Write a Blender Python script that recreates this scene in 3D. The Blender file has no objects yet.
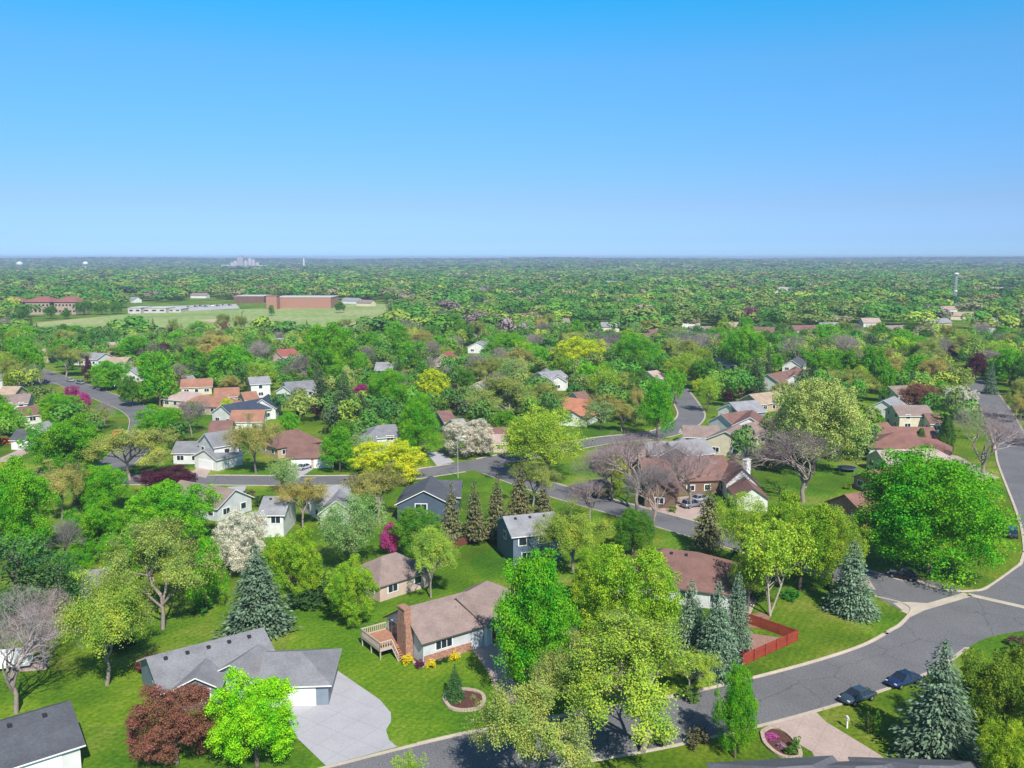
import bpy, math, random
import numpy as np
from mathutils import Vector, Matrix

# ------------------------------------------------------------------ camera geometry (metres, camera 50 m up)
FPX = 880.0
PITCH = math.atan(126 / FPX)
HC = 50.0
CP, SP = math.cos(PITCH), math.sin(PITCH)


def at(px, py, z=0.0):
    """Where the line of sight of a photograph point meets height z."""
    u = px - 512; v = py - 384
    t = (HC - z) / (FPX * SP + v * CP)
    return Vector((u * t, (FPX * CP - v * SP) * t, z))


def proj(x, y, z):
    zc = y * CP + (HC - z) * SP
    return 512 + FPX * x / zc, 384 + FPX * ((HC - z) * CP - y * SP) / zc


scene = bpy.context.scene
COL = scene.collection
rng = random.Random(7)
nrng = np.random.default_rng(11)

# ------------------------------------------------------------------ materials
MATS = {}


def new_mat(name):
    m = bpy.data.materials.new(name)
    m.use_nodes = True
    nt = m.node_tree
    b = nt.nodes['Principled BSDF']
    return m, nt, b


def N(nt, typ, **kw):
    n = nt.nodes.new(typ)
    for k, v in kw.items():
        setattr(n, k, v)
    return n


def plain(name, c, rough=0.7, var=0.12, scale=1.2, metal=0.0, spec=0.3, bump=0.0, scale2=None):
    """A colour with two scales of uneven wear."""
    if name in MATS:
        return MATS[name]
    m, nt, b = new_mat(name)
    tc = N(nt, 'ShaderNodeNewGeometry')
    n1 = N(nt, 'ShaderNodeTexNoise'); n1.inputs['Scale'].default_value = scale; n1.inputs['Detail'].default_value = 6
    n2 = N(nt, 'ShaderNodeTexNoise'); n2.inputs['Scale'].default_value = scale2 or scale * 9; n2.inputs['Detail'].default_value = 3
    nt.links.new(tc.outputs['Position'], n1.inputs['Vector']); nt.links.new(tc.outputs['Position'], n2.inputs['Vector'])
    ad = N(nt, 'ShaderNodeMath', operation='ADD'); nt.links.new(n1.outputs['Fac'], ad.inputs[0]); nt.links.new(n2.outputs['Fac'], ad.inputs[1])
    mr = N(nt, 'ShaderNodeMapRange'); mr.inputs['From Min'].default_value = 0.6; mr.inputs['From Max'].default_value = 1.4
    mr.inputs['To Min'].default_value = 1 - var * 1.6; mr.inputs['To Max'].default_value = 1 + var * 1.6
    nt.links.new(ad.outputs[0], mr.inputs['Value'])
    vm = N(nt, 'ShaderNodeVectorMath', operation='SCALE'); vm.inputs[0].default_value = c
    nt.links.new(mr.outputs[0], vm.inputs['Scale'])
    nt.links.new(vm.outputs[0], b.inputs['Base Color'])
    b.inputs['Roughness'].default_value = rough
    b.inputs['Metallic'].default_value = metal
    b.inputs['Specular IOR Level'].default_value = spec
    if bump:
        bp = N(nt, 'ShaderNodeBump'); bp.inputs['Strength'].default_value = bump
        nt.links.new(n2.outputs['Fac'], bp.inputs['Height']); nt.links.new(bp.outputs[0], b.inputs['Normal'])
    MATS[name] = m
    return m


def ramp_mat(name, cols, scale, rough=0.9, detail=8, fine=None, bump=0.0, wave=None):
    """Noise through a colour ramp, times a finer speckle."""
    m, nt, b = new_mat(name)
    g = N(nt, 'ShaderNodeNewGeometry')
    n1 = N(nt, 'ShaderNodeTexNoise'); n1.inputs['Scale'].default_value = scale; n1.inputs['Detail'].default_value = detail
    n1.inputs['Roughness'].default_value = 0.62
    nt.links.new(g.outputs['Position'], n1.inputs['Vector'])
    r = N(nt, 'ShaderNodeValToRGB')
    els = r.color_ramp.elements
    while len(els) < len(cols):
        els.new(0.5)
    for i, (p, c) in enumerate(cols):
        els[i].position = p; els[i].color = (*c, 1)
    nt.links.new(n1.outputs['Fac'], r.inputs['Fac'])
    out = r.outputs['Color']
    if fine:
        n2 = N(nt, 'ShaderNodeTexNoise'); n2.inputs['Scale'].default_value = fine; n2.inputs['Detail'].default_value = 4
        nt.links.new(g.outputs['Position'], n2.inputs['Vector'])
        mr = N(nt, 'ShaderNodeMapRange'); mr.inputs['From Min'].default_value = 0.3; mr.inputs['From Max'].default_value = 0.7
        mr.inputs['To Min'].default_value = 0.68; mr.inputs['To Max'].default_value = 1.3
        nt.links.new(n2.outputs['Fac'], mr.inputs['Value'])
        vm = N(nt, 'ShaderNodeVectorMath', operation='SCALE')
        nt.links.new(out, vm.inputs[0]); nt.links.new(mr.outputs[0], vm.inputs['Scale']); out = vm.outputs[0]
        if bump:
            bp = N(nt, 'ShaderNodeBump'); bp.inputs['Strength'].default_value = bump; bp.inputs['Distance'].default_value = 0.2
            nt.links.new(n2.outputs['Fac'], bp.inputs['Height']); nt.links.new(bp.outputs[0], b.inputs['Normal'])
    nt.links.new(out, b.inputs['Base Color'])
    b.inputs['Roughness'].default_value = rough
    b.inputs['Specular IOR Level'].default_value = 0.2
    MATS[name] = m
    return m


def foliage_mat(name, attr=None, spread=0.45, transl=0.3):
    """Leaves: the tree's own colour (object colour or a per-tree attribute), varied from leaf clump to leaf clump."""
    m, nt, b = new_mat(name)
    if attr:
        src = N(nt, 'ShaderNodeAttribute', attribute_name=attr).outputs['Color']
    else:
        src = N(nt, 'ShaderNodeObjectInfo').outputs['Color']
    g = N(nt, 'ShaderNodeNewGeometry')
    mr = N(nt, 'ShaderNodeMapRange'); mr.inputs['To Min'].default_value = 1 - spread; mr.inputs['To Max'].default_value = 1 + spread
    nt.links.new(g.outputs['Random Per Island'], mr.inputs['Value'])
    hs = N(nt, 'ShaderNodeHueSaturation')
    hm = N(nt, 'ShaderNodeMapRange'); hm.inputs['To Min'].default_value = 0.482; hm.inputs['To Max'].default_value = 0.522
    wn = N(nt, 'ShaderNodeTexWhiteNoise', noise_dimensions='1D')
    nt.links.new(g.outputs['Random Per Island'], wn.inputs['W'])
    nt.links.new(wn.outputs['Value'], hm.inputs['Value'])
    nt.links.new(hm.outputs[0], hs.inputs['Hue']); nt.links.new(mr.outputs[0], hs.inputs['Value']); nt.links.new(src, hs.inputs['Color'])
    tco = N(nt, 'ShaderNodeTexCoord'); drift = N(nt, 'ShaderNodeTexNoise'); drift.inputs['Scale'].default_value = 0.06 if attr else 4.5; drift.inputs['Detail'].default_value = 3
    nt.links.new(g.outputs['Position'] if attr else tco.outputs['Object'], drift.inputs['Vector'])
    dh = N(nt, 'ShaderNodeMapRange'); dh.inputs['From Min'].default_value = 0.3; dh.inputs['From Max'].default_value = 0.7
    dh.inputs['To Min'].default_value = 0.472; dh.inputs['To Max'].default_value = 0.528; nt.links.new(drift.outputs['Fac'], dh.inputs['Value'])
    dv = N(nt, 'ShaderNodeMapRange'); dv.inputs['From Min'].default_value = 0.3; dv.inputs['From Max'].default_value = 0.7
    dv.inputs['To Min'].default_value = 1.18; dv.inputs['To Max'].default_value = 0.8; nt.links.new(drift.outputs['Fac'], dv.inputs['Value'])
    h2 = N(nt, 'ShaderNodeHueSaturation'); nt.links.new(hs.outputs[0], h2.inputs['Color']); nt.links.new(dh.outputs[0], h2.inputs['Hue']); nt.links.new(dv.outputs[0], h2.inputs['Value'])
    hs = h2
    nt.links.new(hs.outputs[0], b.inputs['Base Color'])
    b.inputs['Roughness'].default_value = 0.65
    b.inputs['Specular IOR Level'].default_value = 0.12
    tr = N(nt, 'ShaderNodeBsdfTranslucent'); nt.links.new(hs.outputs[0], tr.inputs['Color'])
    mx = N(nt, 'ShaderNodeMixShader'); mx.inputs['Fac'].default_value = transl
    nt.links.new(b.outputs[0], mx.inputs[1]); nt.links.new(tr.outputs[0], mx.inputs[2])
    nt.links.new(mx.outputs[0], nt.nodes['Material Output'].inputs['Surface'])
    MATS[name] = m
    return m


def objcol_mat(name, rough, metal=0.0, coat=0.0):
    m, nt, b = new_mat(name)
    oi = N(nt, 'ShaderNodeObjectInfo'); nt.links.new(oi.outputs['Color'], b.inputs['Base Color'])
    b.inputs['Roughness'].default_value = rough; b.inputs['Metallic'].default_value = metal
    b.inputs['Coat Weight'].default_value = coat
    MATS[name] = m
    return m


M_LEAF = foliage_mat('leaf', spread=0.26, transl=0.16)
M_NEEDLE = foliage_mat('needle', spread=0.4, transl=0.12)
M_FAR = foliage_mat('far_leaf', attr='tint', spread=0.12, transl=0.15)
M_TWIG = foliage_mat('twig', spread=0.35, transl=0.0)
M_BARK = plain('bark', (0.16, 0.12, 0.095), 0.9, 0.3, 3)
M_BARK2 = plain('grey_bark', (0.27, 0.22, 0.195), 0.9, 0.25, 4)
M_PALEBARK = plain('pale_bark', (0.42, 0.36, 0.3), 0.9, 0.25, 4)
M_ASPHALT = ramp_mat('asphalt', [(0.25, (0.122, 0.121, 0.128)), (0.5, (0.155, 0.153, 0.163)), (0.75, (0.185, 0.182, 0.19))], 0.12, 0.9, 10, fine=5)


def overlay_lines(m, kind, scale, width, factor, rot=0.0):
    """Multiply a surface's colour along thin lines: cracks sealed with tar, or saw-cut joints."""
    nt = m.node_tree; b = nt.nodes['Principled BSDF']
    src = b.inputs['Base Color'].links[0].from_socket
    g = N(nt, 'ShaderNodeNewGeometry')
    mp = N(nt, 'ShaderNodeMapping'); mp.inputs['Rotation'].default_value = (0, 0, rot); nt.links.new(g.outputs['Position'], mp.inputs['Vector'])
    if kind == 'crack':
        wz = N(nt, 'ShaderNodeTexNoise'); wz.inputs['Scale'].default_value = 0.7; wz.inputs['Detail'].default_value = 4
        nt.links.new(mp.outputs[0], wz.inputs['Vector'])
        ad = N(nt, 'ShaderNodeVectorMath', operation='MULTIPLY_ADD'); ad.inputs[1].default_value = (1.6, 1.6, 0); nt.links.new(wz.outputs['Color'], ad.inputs[0]); nt.links.new(mp.outputs[0], ad.inputs[2])
        t = N(nt, 'ShaderNodeTexVoronoi', feature='DISTANCE_TO_EDGE'); t.inputs['Scale'].default_value = scale
        nt.links.new(ad.outputs[0], t.inputs['Vector'])
        lt = N(nt, 'ShaderNodeMath', operation='LESS_THAN'); lt.inputs[1].default_value = width; nt.links.new(t.outputs['Distance'], lt.inputs[0]); fac = lt.outputs[0]
    else:
        t = N(nt, 'ShaderNodeTexBrick'); t.offset = 0.0; t.inputs['Scale'].default_value = scale; t.inputs['Mortar Size'].default_value = width
        t.inputs['Brick Width'].default_value = 0.5; t.inputs['Row Height'].default_value = 0.5; t.inputs['Mortar Smooth'].default_value = 0.0
        nt.links.new(mp.outputs[0], t.inputs['Vector']); fac = t.outputs['Fac']
    mr = N(nt, 'ShaderNodeMapRange'); mr.inputs['To Min'].default_value = 1.0; mr.inputs['To Max'].default_value = factor; nt.links.new(fac, mr.inputs['Value'])
    vm = N(nt, 'ShaderNodeVectorMath', operation='SCALE'); nt.links.new(src, vm.inputs[0]); nt.links.new(mr.outputs[0], vm.inputs['Scale'])
    nt.links.new(vm.outputs[0], b.inputs['Base Color'])


overlay_lines(M_ASPHALT, 'crack', 0.09, 0.006, 0.72)
M_CONC = plain('kerb_concrete', (0.47, 0.40, 0.33), 0.9, 0.14, 0.6)
M_DRIVE = plain('pale_concrete', (0.395, 0.385, 0.415), 0.9, 0.08, 0.35, scale2=4)
M_PINKDRIVE = plain('pink_concrete', (0.42, 0.325, 0.29), 0.9, 0.12, 0.4)
overlay_lines(M_DRIVE, 'joint', 0.17, 0.006, 0.8, 0.6); overlay_lines(M_PINKDRIVE, 'joint', 0.2, 0.008, 0.85, 0.55)
M_LAWN = ramp_mat('lawn', [(0.30, (0.042, 0.108, 0.012)), (0.44, (0.068, 0.152, 0.016)), (0.54, (0.108, 0.19, 0.022)), (0.64, (0.19, 0.232, 0.05)), (0.75, (0.30, 0.27, 0.11))], 0.06, 0.95, 9, fine=2.2, bump=0.5)


def yard_tones(m):
    """Different tones from yard to yard, and faint mowing stripes."""
    nt = m.node_tree; b = nt.nodes['Principled BSDF']; src = b.inputs['Base Color'].links[0].from_socket
    g = N(nt, 'ShaderNodeNewGeometry')
    mp = N(nt, 'ShaderNodeMapping'); mp.inputs['Rotation'].default_value = (0, 0, 0.55); nt.links.new(g.outputs['Position'], mp.inputs['Vector'])
    v = N(nt, 'ShaderNodeTexVoronoi'); v.inputs['Scale'].default_value = 0.045; nt.links.new(mp.outputs[0], v.inputs['Vector'])
    wv = N(nt, 'ShaderNodeTexWave'); wv.inputs['Scale'].default_value = 0.32; wv.inputs['Distortion'].default_value = 1.2; wv.inputs['Detail'].default_value = 2; nt.links.new(mp.outputs[0], wv.inputs['Vector'])
    hs = N(nt, 'ShaderNodeHueSaturation')
    sp = N(nt, 'ShaderNodeSeparateColor'); nt.links.new(v.outputs['Color'], sp.inputs[0])
    h = N(nt, 'ShaderNodeMapRange'); h.inputs['To Min'].default_value = 0.475; h.inputs['To Max'].default_value = 0.505; nt.links.new(sp.outputs[0], h.inputs['Value'])
    va = N(nt, 'ShaderNodeMapRange'); va.inputs['To Min'].default_value = 0.86; va.inputs['To Max'].default_value = 1.2; nt.links.new(sp.outputs[1], va.inputs['Value'])
    wm = N(nt, 'ShaderNodeMapRange'); wm.inputs['To Min'].default_value = 0.94; wm.inputs['To Max'].default_value = 1.06; nt.links.new(wv.outputs['Fac'], wm.inputs['Value'])
    mu = N(nt, 'ShaderNodeMath', operation='MULTIPLY'); nt.links.new(va.outputs[0], mu.inputs[0]); nt.links.new(wm.outputs[0], mu.inputs[1])
    nt.links.new(src, hs.inputs['Color']); nt.links.new(h.outputs[0], hs.inputs['Hue']); nt.links.new(mu.outputs[0], hs.inputs['Value'])
    hs.inputs['Saturation'].default_value = 1.08
    nt.links.new(hs.outputs[0], b.inputs['Base Color'])


yard_tones(M_LAWN)
M_FIELD = ramp_mat('field_grass', [(0.3, (0.19, 0.27, 0.07)), (0.5, (0.26, 0.34, 0.11)), (0.7, (0.38, 0.36, 0.17))], 0.012, 0.95, 9, fine=0.2)
M_MULCH = plain('mulch', (0.10, 0.045, 0.035), 0.95, 0.3, 2)
M_SOIL = plain('soil', (0.24, 0.15, 0.10), 0.95, 0.3, 1)
M_WHITE = plain('white_paint', (0.78, 0.78, 0.78), 0.6, 0.04, 0.7)
M_GLASS, _nt, _b = new_mat('window_glass')
_b.inputs['Base Color'].default_value = (0.02, 0.03, 0.045, 1); _b.inputs['Roughness'].default_value = 0.06
M_BRICK = ramp_mat('brick', [(0.3, (0.24, 0.11, 0.075)), (0.5, (0.36, 0.19, 0.135)), (0.7, (0.45, 0.27, 0.20))], 3.0, 0.9, 6, fine=9)
M_REDWOOD = plain('red_wood', (0.31, 0.055, 0.032), 0.8, 0.2, 1.5)
M_REDBROWN = plain('brown_wood', (0.16, 0.055, 0.035), 0.85, 0.25, 1.5)
M_DECK = plain('deck_boards', (0.38, 0.19, 0.12), 0.8, 0.2, 2)
M_RAIL = plain('rail_paint', (0.46, 0.385, 0.33), 0.7, 0.1, 2)
M_DARK = plain('dark_metal', (0.03, 0.03, 0.033), 0.5, 0.1, 2)
M_STEEL = plain('grey_steel', (0.45, 0.46, 0.48), 0.45, 0.1, 2, metal=0.3)
M_STONE = plain('stone_edging', (0.42, 0.33, 0.27), 0.9, 0.3, 4)
M_GREYWOOD = plain('weathered_wood', (0.17, 0.14, 0.14), 0.9, 0.25, 2)
M_PAINT = objcol_mat('car_paint', 0.25, 0.35, 0.8)
M_TYRE = plain('tyre_rubber', (0.012, 0.012, 0.012), 0.8, 0.1, 3)
M_RIM = plain('alloy_rim', (0.5, 0.5, 0.52), 0.3, 0.05, 3, metal=0.8)
M_LAMP = plain('clear_lamp', (0.75, 0.75, 0.78), 0.15, 0.03, 3)
M_TAIL = plain('tail_lamp', (0.35, 0.01, 0.01), 0.2, 0.05, 3)


def roofm(c):
    k = 'roof_%d_%d_%d' % tuple(int(x * 100) for x in c)
    if k not in MATS:
        m, nt, b = new_mat(k)
        g = N(nt, 'ShaderNodeNewGeometry')
        big = N(nt, 'ShaderNodeTexNoise'); big.inputs['Scale'].default_value = 0.5; big.inputs['Detail'].default_value = 5
        mp = N(nt, 'ShaderNodeMapping'); mp.inputs['Scale'].default_value = (3.5, 3.5, 14)
        fin = N(nt, 'ShaderNodeTexNoise'); fin.inputs['Scale'].default_value = 1.0; fin.inputs['Detail'].default_value = 3
        nt.links.new(g.outputs['Position'], big.inputs['Vector']); nt.links.new(g.outputs['Position'], mp.inputs['Vector'])
        nt.links.new(mp.outputs[0], fin.inputs['Vector'])
        ad = N(nt, 'ShaderNodeMath', operation='ADD'); nt.links.new(big.outputs['Fac'], ad.inputs[0]); nt.links.new(fin.outputs['Fac'], ad.inputs[1])
        mr = N(nt, 'ShaderNodeMapRange'); mr.inputs['From Min'].default_value = 0.6; mr.inputs['From Max'].default_value = 1.4
        mr.inputs['To Min'].default_value = 0.68; mr.inputs['To Max'].default_value = 1.32
        nt.links.new(ad.outputs[0], mr.inputs['Value'])
        vm = N(nt, 'ShaderNodeVectorMath', operation='SCALE'); vm.inputs[0].default_value = c
        nt.links.new(mr.outputs[0], vm.inputs['Scale']); nt.links.new(vm.outputs[0], b.inputs['Base Color'])
        b.inputs['Roughness'].default_value = 0.85; b.inputs['Specular IOR Level'].default_value = 0.25
        MATS[k] = m
    return MATS[k]


def wallm(c):
    k = 'siding_%d_%d_%d' % tuple(int(x * 100) for x in c)
    if k not in MATS:
        m, nt, b = new_mat(k)
        g = N(nt, 'ShaderNodeNewGeometry')
        sx = N(nt, 'ShaderNodeSeparateXYZ'); nt.links.new(g.outputs['Position'], sx.inputs[0])
        mu = N(nt, 'ShaderNodeMath', operation='MULTIPLY'); mu.inputs[1].default_value = 5.0; nt.links.new(sx.outputs['Z'], mu.inputs[0])
        fr = N(nt, 'ShaderNodeMath', operation='FRACT'); nt.links.new(mu.outputs[0], fr.inputs[0])
        bp = N(nt, 'ShaderNodeBump'); bp.inputs['Strength'].default_value = 0.5; bp.inputs['Distance'].default_value = 0.03
        nt.links.new(fr.outputs[0], bp.inputs['Height']); nt.links.new(bp.outputs[0], b.inputs['Normal'])
        n1 = N(nt, 'ShaderNodeTexNoise'); n1.inputs['Scale'].default_value = 0.8; n1.inputs['Detail'].default_value = 5
        nt.links.new(g.outputs['Position'], n1.inputs['Vector'])
        mr = N(nt, 'ShaderNodeMapRange'); mr.inputs['From Min'].default_value = 0.3; mr.inputs['From Max'].default_value = 0.7
        mr.inputs['To Min'].default_value = 0.88; mr.inputs['To Max'].default_value = 1.08
        nt.links.new(n1.outputs['Fac'], mr.inputs['Value'])
        vm = N(nt, 'ShaderNodeVectorMath', operation='SCALE'); vm.inputs[0].default_value = c
        nt.links.new(mr.outputs[0], vm.inputs['Scale']); nt.links.new(vm.outputs[0], b.inputs['Base Color'])
        b.inputs['Roughness'].default_value = 0.65; b.inputs['Specular IOR Level'].default_value = 0.25
        MATS[k] = m
    return MATS[k]


# ------------------------------------------------------------------ mesh helpers
class MB:
    """Collects polygons for ONE mesh object."""
    def __init__(s):
        s.v = []; s.f = []; s.mi = []

    def poly(s, pts, m=0):
        i = len(s.v); s.v += [tuple(p) for p in pts]; s.f.append(tuple(range(i, i + len(pts)))); s.mi.append(m)

    def hexa(s, b, t, m=0):
        """b, t: four bottom and four top points, counter-clockwise seen from above."""
        i = len(s.v); s.v += [tuple(p) for p in b] + [tuple(p) for p in t]
        for q in ((3, 2, 1, 0), (4, 5, 6, 7), (0, 1, 5, 4), (1, 2, 6, 5), (2, 3, 7, 6), (3, 0, 4, 7)):
            s.f.append(tuple(i + k for k in q)); s.mi.append(m)

    def box(s, c, size, rz=0.0, m=0):
        cx, cy, cz = c; a, b_, h = size[0] / 2, size[1] / 2, size[2] / 2
        ca, sa = math.cos(rz), math.sin(rz)
        r = [(cx + x * ca - y * sa, cy + x * sa + y * ca) for x, y in ((-a, -b_), (a, -b_), (a, b_), (-a, b_))]
        s.hexa([(x, y, cz - h) for x, y in r], [(x, y, cz + h) for x, y in r], m)

    def tube(s, pts, rad, n=6, m=0, cap=True):
        """Tapered tube along points with radii."""
        base = len(s.v); k = len(pts)
        for j, p in enumerate(pts):
            p = Vector(p)
            d = (Vector(pts[min(j + 1, k - 1)]) - Vector(pts[max(j - 1, 0)]))
            d = d.normalized() if d.length > 1e-9 else Vector((0, 0, 1))
            a = d.orthogonal().normalized(); b_ = d.cross(a)
            r = rad[j] if hasattr(rad, '__len__') else rad
            for q in range(n):
                th = 2 * math.pi * q / n
                s.v.append(tuple(p + (a * math.cos(th) + b_ * math.sin(th)) * r))
        for j in range(k - 1):
            for q in range(n):
                q2 = (q + 1) % n
                s.f.append((base + j * n + q, base + j * n + q2, base + (j + 1) * n + q2, base + (j + 1) * n + q)); s.mi.append(m)
        if cap:
            s.f.append(tuple(base + q for q in reversed(range(n)))); s.mi.append(m)
            s.f.append(tuple(base + (k - 1) * n + q for q in range(n))); s.mi.append(m)

    def lathe(s, prof, n=12, c=(0, 0), m=0):
        s_ = len(s.v)
        for r, z in prof:
            for q in range(n):
                th = 2 * math.pi * q / n
                s.v.append((c[0] + r * math.cos(th), c[1] + r * math.sin(th), z))
        for j in range(len(prof) - 1):
            for q in range(n):
                q2 = (q + 1) % n
                s.f.append((s_ + j * n + q, s_ + j * n + q2, s_ + (j + 1) * n + q2, s_ + (j + 1) * n + q)); s.mi.append(m)

    def mesh(s, name, mats, smooth=False):
        me = bpy.data.meshes.new(name)
        me.from_pydata(s.v, [], s.f)
        mats = mats if isinstance(mats, (list, tuple)) else [mats]
        for m in mats:
            me.materials.append(m)
        if len(mats) > 1:
            me.polygons.foreach_set('material_index', s.mi)
        if smooth:
            me.polygons.foreach_set('use_smooth', [True] * len(me.polygons))
        me.update()
        return me

    def build(s, name, mats, parent=None, smooth=False, loc=None):
        o = bpy.data.objects.new(name, s.mesh(name, mats, smooth)); COL.objects.link(o)
        if parent: o.parent = parent
        if loc is not None: o.location = loc
        return o


def np_mesh(name, V, Q, mat, tint=None):
    """Quad mesh from arrays; tint = one colour per quad."""
    me = bpy.data.meshes.new(name)
    nv, nq = len(V), len(Q)
    me.vertices.add(nv); me.vertices.foreach_set('co', V.astype(np.float32).ravel())
    me.loops.add(nq * 4); me.loops.foreach_set('vertex_index', Q.astype(np.int32).ravel())
    me.polygons.add(nq); me.polygons.foreach_set('loop_start', np.arange(0, nq * 4, 4, dtype=np.int32))
    me.materials.append(mat)
    me.update(calc_edges=True)
    if tint is not None:
        a = me.attributes.new('tint', 'FLOAT_COLOR', 'FACE')
        c = np.ones((nq, 4), np.float32); c[:, :3] = tint
        a.data.foreach_set('color', c.ravel())
    return me


def tag(o, label=None, cat=None, group=None, kind=None):
    if label: o['label'] = label
    if cat: o['category'] = cat
    if group: o['group'] = group
    if kind: o['kind'] = kind
    return o


def empty(name, loc, rz=0.0):
    o = bpy.data.objects.new(name, None); COL.objects.link(o)
    o.location = loc; o.rotation_euler = (0, 0, rz); o.empty_display_size = 0.5
    return o


def copy_tree(o, parent=None):
    c = o.copy(); COL.objects.link(c)
    if parent: c.parent = parent
    for ch in o.children:
        copy_tree(ch, c)
    return c


def remove_tree(o):
    for ch in list(o.children):
        remove_tree(ch)
    bpy.data.objects.remove(o)


# ------------------------------------------------------------------ foliage geometry (unit trees: 1 high, 1 wide)
def leaf_quads(P, Nn, size, r, aspect=1.0, jit=0.48):
    """One bent-free leaf-clump quad at every point P, facing roughly along Nn."""
    n = len(P)
    Nn = Nn + r.normal(0, jit, (n, 3)); Nn /= np.linalg.norm(Nn, axis=1, keepdims=True) + 1e-9
    t = r.normal(0, 1, (n, 3)); t -= Nn * np.sum(t * Nn, 1, keepdims=True); t /= np.linalg.norm(t, axis=1, keepdims=True) + 1e-9
    b = np.cross(Nn, t)
    s = size * r.uniform(0.55, 1.35, (n, 1))
    a = t * s; c = b * s * aspect
    j = lambda: r.uniform(0.6, 1.2, (n, 1))
    V = np.stack([P - a * j(), P - c * j(), P + a * j(), P + c * j()], 1).reshape(-1, 3)
    return V, np.arange(n * 4).reshape(n, 4)


def lobed_crown(seed, nl, lobes, size, fill=0.25, z0=0.2, flat=1.0, top=1.0, rough=1.0, lr=(0.11, 0.2), shape='round', sub=9, low=-0.55):
    """Leaves on many overlapping leafy lobes that make an uneven crown; also returns the lobe centres (limb targets)."""
    r = np.random.default_rng(seed)
    cz = (z0 + 1) / 2; hz = (1 - z0) / 2
    C = []; Rr = []
    k = 0
    while len(C) < lobes:
        d = r.normal(0, 1, 3); d /= np.linalg.norm(d)
        if d[2] < low: continue
        rad = r.uniform(0.55, 0.84) if r.random() < 0.8 else r.uniform(0.1, 0.5)
        f = 1 + 0.13 * math.sin(3 * math.atan2(d[1], d[0]) + seed) * rough
        wz = 1.0
        if shape == 'cone': wz = 1.15 - 0.65 * (d[2] * 0.5 + 0.5)
        if shape == 'vase': wz = 0.72 + 0.3 * (d[2] * 0.5 + 0.5)
        p = np.array([d[0] * 0.5 * rad * f * wz, d[1] * 0.5 * rad * f * wz, cz + d[2] * hz * rad * flat])
        C.append(p); Rr.append(r.uniform(*lr))
    C = np.array(C); Rr = np.array(Rr)
    # every lobe carries smaller leafy clumps on its outer side, with dark gaps between them
    SC = []; SR = []
    for c, R_ in zip(C, Rr):
        for _ in range(sub):
            d = r.normal(0, 1, 3); d[2] += 0.45; d += (c - np.array([0, 0, cz])) * 1.6
            d /= np.linalg.norm(d)
            SC.append(c + d * R_ * r.uniform(0.7, 1.0)); SR.append(R_ * r.uniform(0.26, 0.46))
    SC = np.array(SC); SR = np.array(SR)
    w = SR ** 2 / np.sum(SR ** 2)
    idx = r.choice(len(SC), nl, p=w)
    d = r.normal(0, 1, (nl, 3)); d[:, 2] += 0.5
    d /= np.linalg.norm(d, axis=1, keepdims=True)
    P = SC[idx] + d * (r.uniform(0.55, 1.1, nl) * SR[idx])[:, None] * np.array([1, 1, 0.8])
    inner = r.random(nl) < fill * 0.5
    li = r.integers(0, len(C), nl)
    dd = r.normal(0, 1, (nl, 3)); dd /= np.linalg.norm(dd, axis=1, keepdims=True)
    P[inner] = (C[li] + dd * (Rr[li] * r.uniform(0.3, 1.1, nl))[:, None])[inner]
    # fill the frame of the unit tree exactly
    ext = np.percentile(np.hypot(P[:, 0], P[:, 1]), 99.3)
    P[:, :2] *= 0.5 / ext; C[:, :2] *= 0.5 / ext
    zt = np.percentile(P[:, 2], 99.7); P[:, 2] *= 0.995 / zt
    P[:, 2] = np.clip(P[:, 2], 0.01, 1.02)
    # keep only leaves that are not deep inside another lobe (they could not be seen)
    V, Q = leaf_quads(P, d, size, r)
    return V, Q, C


def limb_mesh(mb, seed, targets, fork=0.3, r0=0.022, n=7, m=0, lean=0.03, kmax=14):
    r = random.Random(seed)
    x = r.uniform(-lean, lean); y = r.uniform(-lean, lean)
    f = Vector((x, y, fork))
    mb.tube([(0, 0, -0.01), (0, 0, 0.02), tuple(f * 0.5), tuple(f), (x * 1.5, y * 1.5, fork + 0.22)], [r0 * 1.5, r0 * 1.1, r0 * 0.95, r0 * 0.8, r0 * 0.35], n, m)
    tl = list(targets); r.shuffle(tl)
    for t in tl[:kmax]:
        t = Vector(t)
        z = r.uniform(fork * 0.75, fork + 0.15)
        s = Vector((x * z / fork, y * z / fork, min(z, t.z - 0.02)))
        mid = s.lerp(t, 0.5) + Vector((r.uniform(-.03, .03), r.uniform(-.03, .03), 0.03))
        mb.tube([s, mid, t], [r0 * 0.55, r0 * 0.33, r0 * 0.1], 4, m, cap=False)


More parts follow.
